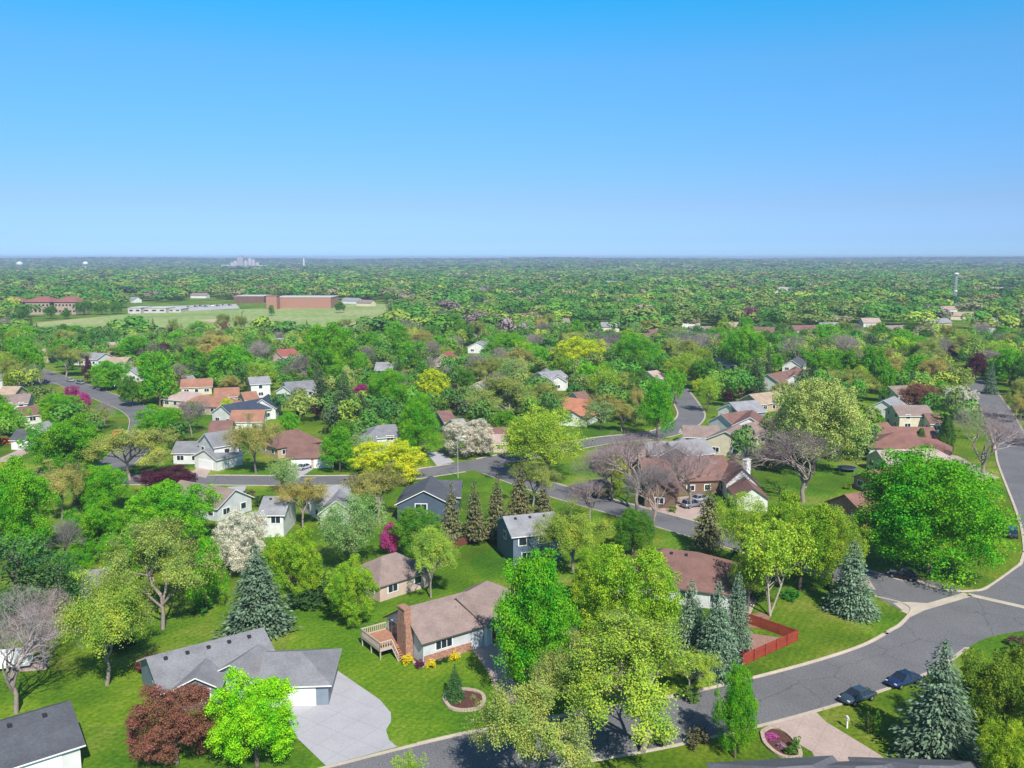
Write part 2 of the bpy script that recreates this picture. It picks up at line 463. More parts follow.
def bare_tree_mesh(seed, levels=5, twigs=1.0):
    """Trunk + limbs in one mesh, the fine twigs in another."""
    r = random.Random(seed)
    trunk = MB(); tw = MB()

    def grow(p, d, ln, rad, lv):
        q = p + d * ln * 0.5 + Vector((r.gauss(0, .06), r.gauss(0, .06), r.gauss(0, .03))) * ln
        e = p + d * ln
        if lv <= 2:
            trunk.tube([p, q, e], [rad, rad * 0.85, rad * 0.68], 6 if lv < 2 else 4, cap=False)
        else:
            if lv < 6: tw.tube([p, q, e], [rad, rad * 0.8, rad * 0.5], 3, cap=False)
            else: tw.tube([p, e], [rad, rad * 0.5], 3, cap=False)
        if lv >= levels:
            return
        nb = r.choice((2, 3, 3)) if lv else 5
        if lv >= 3: nb = 3
        for i in range(nb):
            a = r.uniform(0, 2 * math.pi)
            sp = r.uniform(0.35, 0.95) if lv else r.uniform(0.35, 0.8)
            o = d.orthogonal().normalized(); o2 = d.cross(o)
            nd = (d * math.cos(sp) + (o * math.cos(a) + o2 * math.sin(a)) * math.sin(sp) + Vector((0, 0, 0.16))).normalized()
            st = p + d * ln * (r.uniform(0.55, 1.0) if i else 1.0)
            grow(st, nd, ln * r.uniform(0.62, 0.84), rad * (0.62 if lv < 4 else 0.56), lv + 1)
    grow(Vector((0, 0, 0)), Vector((r.uniform(-.06, .06), r.uniform(-.06, .06), 1)).normalized(), 0.25, 0.0165, 0)
    P = np.array(trunk.v + tw.v)
    zmax = np.percentile(P[:, 2], 99); rx = np.percentile(np.hypot(P[:, 0], P[:, 1]), 93)
    for b in (trunk, tw):
        b.v = [(x * 0.5 / rx, y * 0.5 / rx, z / zmax) for x, y, z in b.v]
    return trunk, tw


def spruce_geo(seed, rings=26, per=13, spray=0.05, droop=0.25, power=0.9, gap=0.03, blunt=0.0):
    r = np.random.default_rng(seed)
    P = []; D = []; S = []
    for i in range(rings):
        f = (i + r.uniform(-.3, .3)) / rings
        z = gap + (1 - gap) * f
        R = 0.5 * (max(1 - f, 0.0) ** power) * (1 - blunt * (1 - f) * 0.3) + 0.012
        k = max(4, int(per * (0.35 + 0.9 * (1 - f))))
        off = r.uniform(0, 6.28)
        for j in range(k):
            th = off + 2 * math.pi * j / k + r.uniform(-.2, .2)
            L = R * r.uniform(0.72, 1.12) * (1 + 0.10 * math.sin(2 * th + 5 * f + seed) + 0.07 * math.sin(3 * th - 11 * f + 2 * seed))
            if r.random() < 0.09: continue
            for s in np.linspace(0.3, 1.0, 4 if f < 0.75 else 2):
                for side in (-1, 0, 1):
                    a = th + side * 0.16 * r.uniform(.6, 1.3)
                    rr = L * s * (1 - 0.08 * abs(side))
                    P.append((rr * math.cos(a), rr * math.sin(a), z - droop * 0.14 * s * (1 - f) * 1.0 + 0.02 * (s ** 3) + r.uniform(-.008, .008)))
                    D.append((math.cos(a), math.sin(a), -droop * 0.5))
                    S.append(spray * (0.55 + 0.6 * (1 - f)))
    P = np.array(P); D = np.array(D); S = np.array(S)[:, None]
    n = len(P)
    D /= np.linalg.norm(D, axis=1, keepdims=True)
    up = np.array([0, 0, 1.0]) + D * 0.55 + r.normal(0, 0.3, (n, 3))
    t = D + r.normal(0, 0.25, (n, 3)); t /= np.linalg.norm(t, axis=1, keepdims=True)
    b = np.cross(up, t); b /= np.linalg.norm(b, axis=1, keepdims=True)
    u = r.uniform(0.7, 1.3, (n, 1))
    V = np.stack([P - t * S * u, P - b * S * 0.55 * u, P + t * S * 1.1 * u, P + b * S * 0.55 * u], 1).reshape(-1, 3)
    V[:, 2] = np.clip(V[:, 2], 0.005, 1.02)
    return V, np.arange(n * 4).reshape(n, 4)


FORM = {}   # form -> list of (trunk mesh, crown mesh)


def add_form(key, trunk_mb, V, Q, tmat, cmat):
    tm = trunk_mb.mesh('trunk', tmat, smooth=True)
    cm = np_mesh('crown', V, Q, cmat)
    FORM.setdefault(key, []).append((tm, cm))


for i in range(4):   # dense leafy crowns
    V, Q, C = lobed_crown(100 + i, 17000, 44, 0.0125, fill=0.3, z0=0.03, low=-0.7)
    mb = MB(); limb_mesh(mb, i, C, 0.26); add_form('dense', mb, V, Q, M_BARK, M_LEAF)
for i in range(3):   # crowns that are wider at the base
    V, Q, C = lobed_crown(140 + i, 20000, 56, 0.0115, fill=0.3, z0=0.03, shape='cone', low=-0.9)
    mb = MB(); limb_mesh(mb, 10 + i, C, 0.2); add_form('cone', mb, V, Q, M_BARK, M_LEAF)
V, Q, C = lobed_crown(170, 110000, 110, 0.0066, fill=0.35, z0=0.03, low=-0.8, rough=0.4)
mb = MB(); limb_mesh(mb, 17, C, 0.2, r0=0.018); add_form('dome', mb, V, Q, M_BARK, M_LEAF)
for i in range(2):   # the same habits with finer leaf for the trees nearest the camera
    V, Q, C = lobed_crown(180 + i, 60000, 58, 0.0072, fill=0.3, z0=0.03, low=-0.7)
    mb = MB(); limb_mesh(mb, 70 + i, C, 0.24); add_form('dense_fine', mb, V, Q, M_BARK, M_LEAF)
    V, Q, C = lobed_crown(190 + i, 62000, 60, 0.0072, fill=0.3, z0=0.02, shape='cone', low=-0.9)
    mb = MB(); limb_mesh(mb, 80 + i, C, 0.2); add_form('cone_fine', mb, V, Q, M_BARK, M_LEAF)
    V, Q, C = lobed_crown(220 + i, 32000, 64, 0.0066, fill=0.6, z0=0.10, rough=1.4, lr=(0.09, 0.16), shape='vase', sub=10)
    mb = MB(); limb_mesh(mb, 90 + i, C, 0.27, kmax=40, r0=0.018); add_form('sparse_fine', mb, V, Q, M_BARK, M_LEAF)
for i in range(4):   # spring crowns in thin leaf: branches show
    V, Q, C = lobed_crown(200 + i, 9500, 60, 0.0098, fill=0.6, z0=0.10, rough=1.4, lr=(0.09, 0.16), shape='vase', sub=10)
    mb = MB(); limb_mesh(mb, 20 + i, C, 0.27, kmax=34, r0=0.02); add_form('sparse', mb, V, Q, M_BARK, M_LEAF)
for i in range(2):   # pale trunks that fork low
    V, Q, C = lobed_crown(240 + i, 10000, 55, 0.0105, fill=0.5, z0=0.3, rough=1.4, lr=(0.09, 0.16), shape='vase')
    mb = MB()
    for k in range(3):
        a = 2.1 * k + i
        limb_mesh(mb, 40 + i * 5 + k, [c for c in C if c[0] * math.cos(a) + c[1] * math.sin(a) > 0.02], 0.34, kmax=9, r0=0.013, lean=0.14)
    add_form('birch', mb, V, Q, M_PALEBARK, M_LEAF)
for i in range(3):
    t, w = bare_tree_mesh(300 + i, 8)
    tm = t.mesh('trunk', M_BARK2, smooth=True); cm = w.mesh('crown', M_TWIG)
    FORM.setdefault('bare', []).append((tm, cm))
for i in range(4):   # trees just coming into leaf: every twig shows
    t, w = bare_tree_mesh(330 + i, 6)
    r_ = np.random.default_rng(330 + i)
    E_ = np.array(w.v); idx = r_.integers(0, len(E_), 38000)
    P = E_[idx] + r_.normal(0, 0.024, (len(idx), 3)); P[:, 2] = np.clip(P[:, 2], 0.05, 1.01)
    D = (P - np.array([0, 0, 0.5])); D[:, 2] += 0.4; D /= np.linalg.norm(D, axis=1, keepdims=True)
    V, Q = leaf_quads(P, D, 0.0066, r_)
    b0 = len(t.v); t.v += w.v; t.f += [tuple(k + b0 for k in f) for f in w.f]; t.mi += w.mi
    add_form('thin', t, V, Q, M_BARK2, M_LEAF)
for i in range(3):
    V, Q = spruce_geo(400 + i, 40, 22, 0.029, 0.3, 0.8)
    mb = MB(); mb.tube([(0, 0, -.01), (0, 0, .5), (0, 0, .98)], [.022, .014, .003], 6); add_form('spruce', mb, V, Q, M_BARK, M_NEEDLE)
for i in range(2):   # narrow, gappy spruce with a bare foot
    V, Q = spruce_geo(430 + i, 26, 13, 0.044, 0.35, 0.75, gap=0.14)
    mb = MB(); mb.tube([(0, 0, -.01), (0, 0, .5), (0, 0, .98)], [.03, .018, .004], 6); add_form('thin_spruce', mb, V, Q, M_BARK, M_NEEDLE)
for i in range(2):   # pine: flat plates of needles
    r_ = np.random.default_rng(450 + i)
    Vs = []; C = []
    for k in range(34):
        f = r_.uniform(0.12, 1.0); a = r_.uniform(0, 6.28); R_ = 0.46 * (1 - 0.75 * (f - 0.12)) * r_.uniform(0.35, 1)
        c = np.array([R_ * math.cos(a), R_ * math.sin(a), f * 0.94]); C.append(c)
        n_ = 130
        d = r_.normal(0, 1, (n_, 3)) * np.array([0.085, 0.085, 0.022])
        d[:, 2] += 0.1 * np.hypot(d[:, 0], d[:, 1])
        Vq, Qq = leaf_quads(c + d, np.tile([0, 0, 1.0], (n_, 1)), 0.018, r_, 0.5)
        Vs.append(Vq)
    V = np.concatenate(Vs); Q = np.arange(len(V)).reshape(-1, 4)
    mb = MB(); limb_mesh(mb, 60 + i, C, 0.6, r0=0.02, kmax=30); add_form('pine', mb, V, Q, M_BARK, M_NEEDLE)
for i in range(2):   # tight column
    r_ = np.random.default_rng(470 + i)
    n_ = 6500
    z = r_.uniform(0.02, 1, n_); a = r_.uniform(0, 6.28, n_)
    prof = 0.5 * np.sin(np.clip(z * 0.93 + 0.07, 0, 1) * np.pi) ** 0.55 * (1 - 0.25 * z) * 1.1
    prof *= 1 + 0.1 * np.sin(5 * a + 9 * z) + 0.08 * np.sin(17 * z + 3 * a)
    rr = prof * r_.uniform(0.75, 1.04, n_)
    P = np.stack([rr * np.cos(a), rr * np.sin(a), z], 1)
    D = np.stack([np.cos(a), np.sin(a), 0.5 * np.ones(n_)], 1)
    V, Q = leaf_quads(P, D, 0.02, r_)
    V[:, 2] = np.clip(V[:, 2], 0, 1)
    mb = MB(); mb.tube([(0, 0, -.01), (0, 0, .3), (0, 0, .9)], [.03, .025, .008], 6); add_form('column', mb, V, Q, M_BARK, M_LEAF)
for i in range(2):   # shrub
    V, Q, C = lobed_crown(500 + i, 1500, 16, 0.035, fill=0.25, z0=-0.25, lr=(0.16, 0.26))
    V[:, 2] = np.clip(V[:, 2], 0, 1)
    FORM.setdefault('shrub', []).append((None, np_mesh('shrub', V, Q, M_LEAF)))

# kind: form, colour, object name, category, words
KIND = {
    'lush': ('dense', (0.135, 0.39, 0.010), 'leafy_tree', 'tree'),
    'lushcone': ('cone', (0.12, 0.385, 0.010), 'leafy_tree', 'tree'),
    'maple': ('dome', (0.125, 0.43, 0.010), 'leafy_tree', 'tree'),
    'olivegreen': ('dense', (0.15, 0.24, 0.02), 'leafy_tree', 'tree'),
    'green': ('dense', (0.095, 0.25, 0.018), 'leafy_tree', 'tree'),
    'vivid': ('dense', (0.27, 0.58, 0.008), 'leafy_tree', 'tree'),
    'lime': ('sparse', (0.31, 0.455, 0.035), 'leafy_tree', 'tree'),
    'limedense': ('dense', (0.255, 0.42, 0.02), 'leafy_tree', 'tree'),
    'birch': ('birch', (0.32, 0.475, 0.035), 'birch_tree', 'tree'),
    'yellow': ('dense', (0.50, 0.60, 0.02), 'yellow_leaf_tree', 'tree'),
    'olive': ('thin', (0.31, 0.375, 0.07), 'leafy_tree', 'tree'),
    'gold': ('thin', (0.38, 0.345, 0.08), 'golden_leaf_tree', 'tree'),
    'sage': ('sparse', (0.27, 0.41, 0.12), 'leafy_tree', 'tree'),
    'limethin': ('thin', (0.29, 0.42, 0.04), 'leafy_tree', 'tree'),
    'bare': ('bare', (0.30, 0.24, 0.235), 'bare_tree', 'tree'),
    'plum': ('dense', (0.10, 0.024, 0.045), 'purple_leaf_tree', 'tree'),
    'copper': ('dense', (0.25, 0.115, 0.072), 'copper_leaf_tree', 'tree'),
    'pink': ('dense', (0.42, 0.055, 0.22), 'blossom_tree', 'tree'),
    'white': ('dense', (0.62, 0.60, 0.47), 'blossom_tree', 'tree'),
    'cream': ('dense', (0.37, 0.46, 0.12), 'blossom_tree', 'tree'),
    'spruce': ('spruce', (0.165, 0.245, 0.15), 'spruce_tree', 'spruce'),
    'dkspruce': ('spruce', (0.085, 0.14, 0.055), 'spruce_tree', 'spruce'),
    'thinspruce': ('thin_spruce', (0.175, 0.17, 0.075), 'spruce_tree', 'spruce'),
    'pine': ('pine', (0.075, 0.19, 0.05), 'pine_tree', 'pine'),
    'column': ('column', (0.055, 0.13, 0.02), 'columnar_tree', 'tree'),
    'columnlush': ('column', (0.10, 0.33, 0.012), 'columnar_tree', 'tree'),
}
GROUPS = {'leafy_tree': 'leafy green trees among the houses', 'birch_tree': 'pale trunked trees at the corner', 'yellow_leaf_tree': 'yellow leafed trees',
          'golden_leaf_tree': 'golden spring trees', 'bare_tree': 'bare trees', 'purple_leaf_tree': 'purple leafed trees', 'copper_leaf_tree': 'copper leafed trees',
          'blossom_tree': 'blossoming trees', 'spruce_tree': 'spruces', 'pine_tree': 'pines', 'columnar_tree': 'narrow columnar trees'}
TREES = []      # (x, y, width, height)
NODES = {}


def plant(kind, x, y, w, h, label, tint=1.0, group=None, fine=False):
    form, c, name, cat = KIND[kind]
    if fine and form + '_fine' in FORM: form += '_fine'
    vs = FORM[form]
    vi = rng.randrange(len(vs))
    tm, cm = vs[vi]
    key = (kind, form, vi)
    if key not in NODES:      # one of each kind, copied below
        r = empty(name, (0, 0, 0))
        t = bpy.data.objects.new('trunk', tm); COL.objects.link(t); t.parent = r
        k = bpy.data.objects.new('crown', cm); COL.objects.link(k); k.parent = r
        NODES[key] = r
        o = r
    else:
        o = copy_tree(NODES[key])
    o.name = name
    o.location = (x, y, 0); o.rotation_euler = (0, 0, rng.uniform(0, 6.28)); o.scale = (w, w, h)
    tag(o, label, cat, group or GROUPS[name])
    f = tint * rng.uniform(0.88, 1.12)
    g = rng.uniform(0.92, 1.08)
    for ch in o.children:
        if ch.name.startswith('crown'):
            ch.color = (c[0] * f * g, c[1] * f, c[2] * f, 1)
        elif form == 'bare':
            pass
    TREES.append((x, y, w, h))
    return o


def tree(kind, cx, top, base, wpx, label, tint=1.0):
    g = at(cx, base)
    zc = g.y * CP + HC * SP
    w = wpx * zc / FPX
    lo, hi = 0.5, 45.0
    for _ in range(40):
        m = (lo + hi) / 2
        if proj(g.x, g.y, m)[1] > top: lo = m
        else: hi = m
    return plant(kind, g.x, g.y, w, lo, label, tint, fine=wpx >= 44)

# ------------------------------------------------------------------ ground, roads, paths
def sheet(name, pts, z, mat, kind='structure'):
    mb = MB(); mb.poly([(p[0], p[1], z) for p in pts]); o = mb.build(name, mat); o['kind'] = kind
    return o


def smooth_line(pts, n=10):
    out = []
    P = [Vector((p[0], p[1], 0)) for p in pts]
    for i in range(len(P) - 1):
        a = P[max(i - 1, 0)]; b = P[i]; c = P[i + 1]; d = P[min(i + 2, len(P) - 1)]
        for k in range(n):
            t = k / n
            out.append(0.5 * ((2 * b) + (c - a) * t + (2 * a - 5 * b + 4 * c - d) * t * t + (3 * b - a - 3 * c + d) * t ** 3))
    out.append(P[-1])
    return out


def offset_line(L, d):
    out = []
    for i, p in enumerate(L):
        t = (L[min(i + 1, len(L) - 1)] - L[max(i - 1, 0)]).normalized()
        out.append(p + Vector((-t.y, t.x, 0)) * d)
    return out


ROADS = []


def strip(name, A, B, z, mat):
    mb = MB()
    for i in range(len(A) - 1):
        mb.poly([(A[i].x, A[i].y, z), (A[i + 1].x, A[i + 1].y, z), (B[i + 1].x, B[i + 1].y, z), (B[i].x, B[i].y, z)][::-1])
    o = mb.build(name, mat); o['kind'] = 'structure'
    return o


LOWK = [(at(x, y), r) for x, y, r in ((793, 721, 4.6), (360, 756, 5.6), (497, 722, 2.6), (302, 481, 4.2), (196, 478, 4), (446, 465, 3.4), (235, 488, 3), (690, 519, 4), (596, 494, 2.5))]


def kerb(L, side, skip=()):
    """Raised concrete kerb with a gutter apron along a line (side +1: kerb on its left)."""
    g = offset_line(L, -side * 0.32); k0 = L; k1 = offset_line(L, side * 0.2)
    mb = MB()
    for i in range(len(L) - 1):
        c = (L[i] + L[i + 1]) / 2
        if any((c.x - s[0]) ** 2 + (c.y - s[1]) ** 2 < s[2] ** 2 for s in skip):
            continue
        q = [(p.x, p.y) for p in (k0[i], k0[i + 1], k1[i + 1], k1[i])]
        if side < 0: q = q[::-1]
        mb.hexa([(x, y, -0.05) for x, y in q], [(x, y, 0.034 if any((c.x - k.x) ** 2 + (c.y - k.y) ** 2 < r * r for k, r in LOWK) else 0.12) for x, y in q])
        q = [(p.x, p.y, 0.016) for p in (g[i], g[i + 1], k0[i + 1], k0[i])]
        mb.poly(q if side > 0 else q[::-1])
    if mb.v:
        o = mb.build('kerb', M_CONC); o['kind'] = 'structure'


def road(pts, w, z, gaps=(), left=True, right=True, n=10):
    L = smooth_line(pts, 24)
    ROADS.append((L, w))
    a = offset_line(L, w / 2); b = offset_line(L, -w / 2)
    strip('road', a, b, z, M_ASPHALT)
    if left: kerb(a, 1, gaps)
    if right: kerb(b, -1, gaps)
    return a, b


# one ground sheet to the horizon: fine near the camera
gm = MB(); gm.poly([(-9000, -150, 0), (9000, -150, 0), (9000, 11000, 0), (-9000, 11000, 0)])
ground = gm.build('ground', M_LAWN); ground['kind'] = 'structure'

X = (66.2, 121.7)     # the crossing by the big maple
KF = road([(-44.8, 62.4), (-29.8, 69.7), (-16.8, 76.7), (-1.2, 83.9), (16.1, 89.5), (32.8, 96.5), (47.9, 104.7), (59.7, 114.3), (69.6, 118.0), (83.6, 119.8), (119.4, 122.3)], 9.2, 0.008,
     gaps=[(62.7, 123.5, 16), (71.6, 124.7, 8.5)])
road([(58.2, 129.0), (44.8, 145.5), (30.8, 162.0), (10.4, 184.7), (-2.0, 201.8), (-9.9, 214.0)], 8.6, 0.004, gaps=[(58.7, 127.2, 4.5), (-8.0, 210.3, 9)])
KE = road([(75.6, 124.7), (88.0, 137.7), (96.0, 150.8), (105.4, 170.0), (123.3, 209.1), (137.3, 237.3), (169.1, 307.0), (189.0, 358.3), (203.9, 419.5)], 9.0, 0.006, gaps=[(75.6, 123.5, 4), (78, 131, 17)])
road([(-189.0, 214.0), (-129.3, 199.3), (-94.5, 195.7), (-71.6, 195.2), (-36.8, 195.2), (-16.9, 204.2), (2.0, 220.1), (24.5, 238.5), (42.8, 248.3), (55.7, 271.5), (60.7, 303.3), (65.7, 370.6)], 8.8, 0.012,
     gaps=[(-8.0, 209.1, 7), (-95.5, 195.7, 6)])
road([(-248.7, 425.6), (-201.9, 377.9), (-159.2, 329.0), (-124.3, 287.4), (-109.4, 258.0), (-99.5, 223.8), (-95.5, 196.9)], 9, 0.018, gaps=[(-95.5, 195.7, 5)])
road([(-228.8, 324.1), (-194.0, 349.8), (-181.0, 353.4)], 8, 0.024, gaps=[(-183.0, 353.4, 6)])
# corner fillets and the concrete gutters that cross the mouths of the side streets
def fan(c, pts, z):
    mb = MB(); mb.poly([(c[0], c[1], z)] + [(p[0], p[1], z) for p in pts]); o = mb.build('road', M_ASPHALT); o['kind'] = 'structure'


def arc_kerb(pts, side):
    kerb(smooth_line(pts, 8), side)


sheet('road', [at(x, y) for x, y in ((862, 584), (880, 599), (906, 613), (940, 603), (966, 594), (960, 588), (925, 580), (880, 571))], 0.0141, M_ASPHALT)
sheet('road', [at(x, y) for x, y in ((966, 594), (1024, 608), (1060, 606), (1040, 575), (1020, 566), (986, 590))], 0.0165, M_ASPHALT)
sheet('road', [at(x, y) for x, y in ((900, 622), (912, 611), (940, 603), (968, 594), (1000, 600), (1035, 607), (1060, 622), (1000, 630), (940, 645))], 0.0122, M_ASPHALT)
def ring(L, c, radii, low):
    """Points of a kerb line at given distances before (low) or after a crossing."""
    out = []
    for R_ in radii:
        q = [p for p in L if ((p.y < c[1]) if low else (p.y > c[1]))]
        out.append(min(q, key=lambda p: abs(math.hypot(p.x - c[0], p.y - c[1]) - R_)))
    return out


arc_kerb([at(x, y) for x, y in ((878, 597), (895, 601), (907, 605), (911.5, 611))] + ring(KF[0], (62.7, 123.5), (12.5, 15, 17), True), -1)
arc_kerb([at(x, y) for x, y in ((918, 581), (935, 587), (955, 591), (972, 591), (988, 587))] + ring(KE[0], (78, 131), (9, 13, 18), False), 1)


def gutter(a, b, w):
    A = at(*a); B = at(*b); n = Vector((-(B - A).y, (B - A).x, 0)).normalized() * w / 2
    sheet('gutter', [A - n, B - n, B + n, A + n], 0.0228, M_CONC)


gutter((905, 613), (968, 594.5), 1.5)
gutter((968, 594.5), (1032, 609), 1.2)
sheet('gutter', [at(x, y) for x, y in ((893, 603), (907, 602), (938, 604), (911, 617))], 0.0264, M_CONC)

# driveways and walks
def drive(px, mat, z=0.03, name='driveway'):
    return sheet(name, [at(x, y) for x, y in px], z, mat)


drive([(308, 656), (322, 660), (380, 700), (391, 713), (391, 722), (386, 730), (389, 740), (397, 747), (360, 757), (326, 766), (298, 739), (285, 715), (290, 690)], M_DRIVE)
drive([(766, 725), (815, 711), (826, 722), (880, 755), (905, 775), (830, 790), (812, 752)], M_PINKDRIVE)
drive([(466, 641), (500, 640), (520, 700), (505, 712), (488, 672)], M_PINKDRIVE)
drive([(288, 464), (317, 464), (312, 470), (296, 480), (288, 480)], M_DRIVE)
drive([(198, 464), (214, 464), (206, 478), (186, 474), (195, 470)], M_PINKDRIVE)
drive([(426, 452), (441, 452), (455, 462), (437, 466)], M_DRIVE)
drive([(22, 436), (32, 440), (30, 452), (8, 462), (0, 462), (0, 458), (18, 450)], M_PINKDRIVE)
drive([(648, 500), (700, 495), (712, 512), (692, 520), (640, 505)], M_PINKDRIVE)
drive([(228, 487), (246, 486), (243, 498), (222, 508)], M_DRIVE)
drive([(836, 580), (868, 578), (876, 590), (850, 588)], M_PINKDRIVE)
drive([(722, 583), (737, 575), (757, 600), (747, 622), (735, 640), (730, 625)], M_PINKDRIVE, name='path')
drive([(938, 453), (958, 456), (1000, 478), (984, 483), (960, 465)], M_PINKDRIVE)
drive([(680, 429), (725, 428), (724, 432), (678, 433)], M_PINKDRIVE)
drive([(566, 487), (600, 478), (612, 484), (594, 492)], M_ASPHALT, 0.032)
drive([(0, 655), (26, 655), (50, 662), (46, 670), (20, 672)], M_PINKDRIVE, name='path')
drive([(745, 616), (760, 612), (772, 616), (762, 628), (740, 628)], M_SOIL, 0.03, 'bare_soil')
drive([(740, 632), (796, 640), (744, 664), (735, 650)], plain('red_gravel', (0.30, 0.175, 0.14), 0.95, 0.2, 2), 0.034, 'path')


def bed(px, rim_h=0.25):
    """A mulch bed with a rim of edging blocks: rim and mulch are one garden_bed thing."""
    P = [at(x, y) for x, y in px]
    L = smooth_line(P + [P[0]], 6)
    c = sum(P, Vector()) / len(P)
    r = empty('garden_bed', (c.x, c.y, 0))
    mb = MB(); mb.poly([(p.x - c.x, p.y - c.y, 0.06) for p in L[:-1]][::1]); mb.build('mulch', M_MULCH, r)
    rb = MB()
    for i in range(len(L) - 1):
        m = (L[i] + L[i + 1]) / 2; d = L[i + 1] - L[i]
        rb.box((m.x - c.x, m.y - c.y, rim_h / 2 - 0.02), (d.length * 0.94, 0.42, rim_h), math.atan2(d.y, d.x))
    rb.build('edging', M_STONE, r)
    return r


tag(bed([(444, 700), (450, 708), (462, 711), (478, 709), (484, 702), (482, 695), (473, 691), (458, 690), (447, 694)]),
    'kidney shaped mulch bed with stone edging on the lawn, holding a small conifer', 'garden bed')
tag(bed([(402, 655), (412, 662), (420, 667), (432, 663), (445, 657), (458, 655), (462, 648), (440, 646), (425, 652), (410, 652)]),
    'mulch bed of yellow shrubs along the brick base of the tan roofed house', 'garden bed')
tag(bed([(762, 733), (766, 745), (782, 757), (800, 757), (795, 742), (784, 732), (772, 728)]),
    'curved flower bed with pink blooms beside the pinkish driveway', 'garden bed')

# ------------------------------------------------------------------ houses
ROOF = {'grey': (0.2, 0.2, 0.218), 'ltgrey': (0.255, 0.255, 0.275), 'slate': (0.085, 0.09, 0.105), 'navy': (0.05, 0.065, 0.10), 'taupe': (0.25, 0.187, 0.17),
        'brown': (0.19, 0.105, 0.09), 'darkgrey': (0.125, 0.128, 0.145), 'redbrown': (0.225, 0.115, 0.095), 'rust': (0.31, 0.155, 0.105), 'orange': (0.42, 0.18, 0.11), 'pinkish': (0.40, 0.30, 0.28),
        'tan': (0.37, 0.28, 0.21), 'red': (0.30, 0.10, 0.08)}
WALL = {'white': (0.66, 0.66, 0.65), 'blue': (0.12, 0.165, 0.23), 'greyblue': (0.21, 0.255, 0.31), 'cream': (0.62, 0.55, 0.42), 'tan': (0.46, 0.36, 0.25),
        'pale': (0.55, 0.57, 0.60), 'darkblue': (0.075, 0.105, 0.155), 'brick': None, 'brown': (0.2, 0.13, 0.09), 'pinkwall': (0.56, 0.42, 0.37)}
HOUSES = []
HPTS = []


def wall_material(k):
    return M_BRICK if k == 'brick' else wallm(WALL[k])


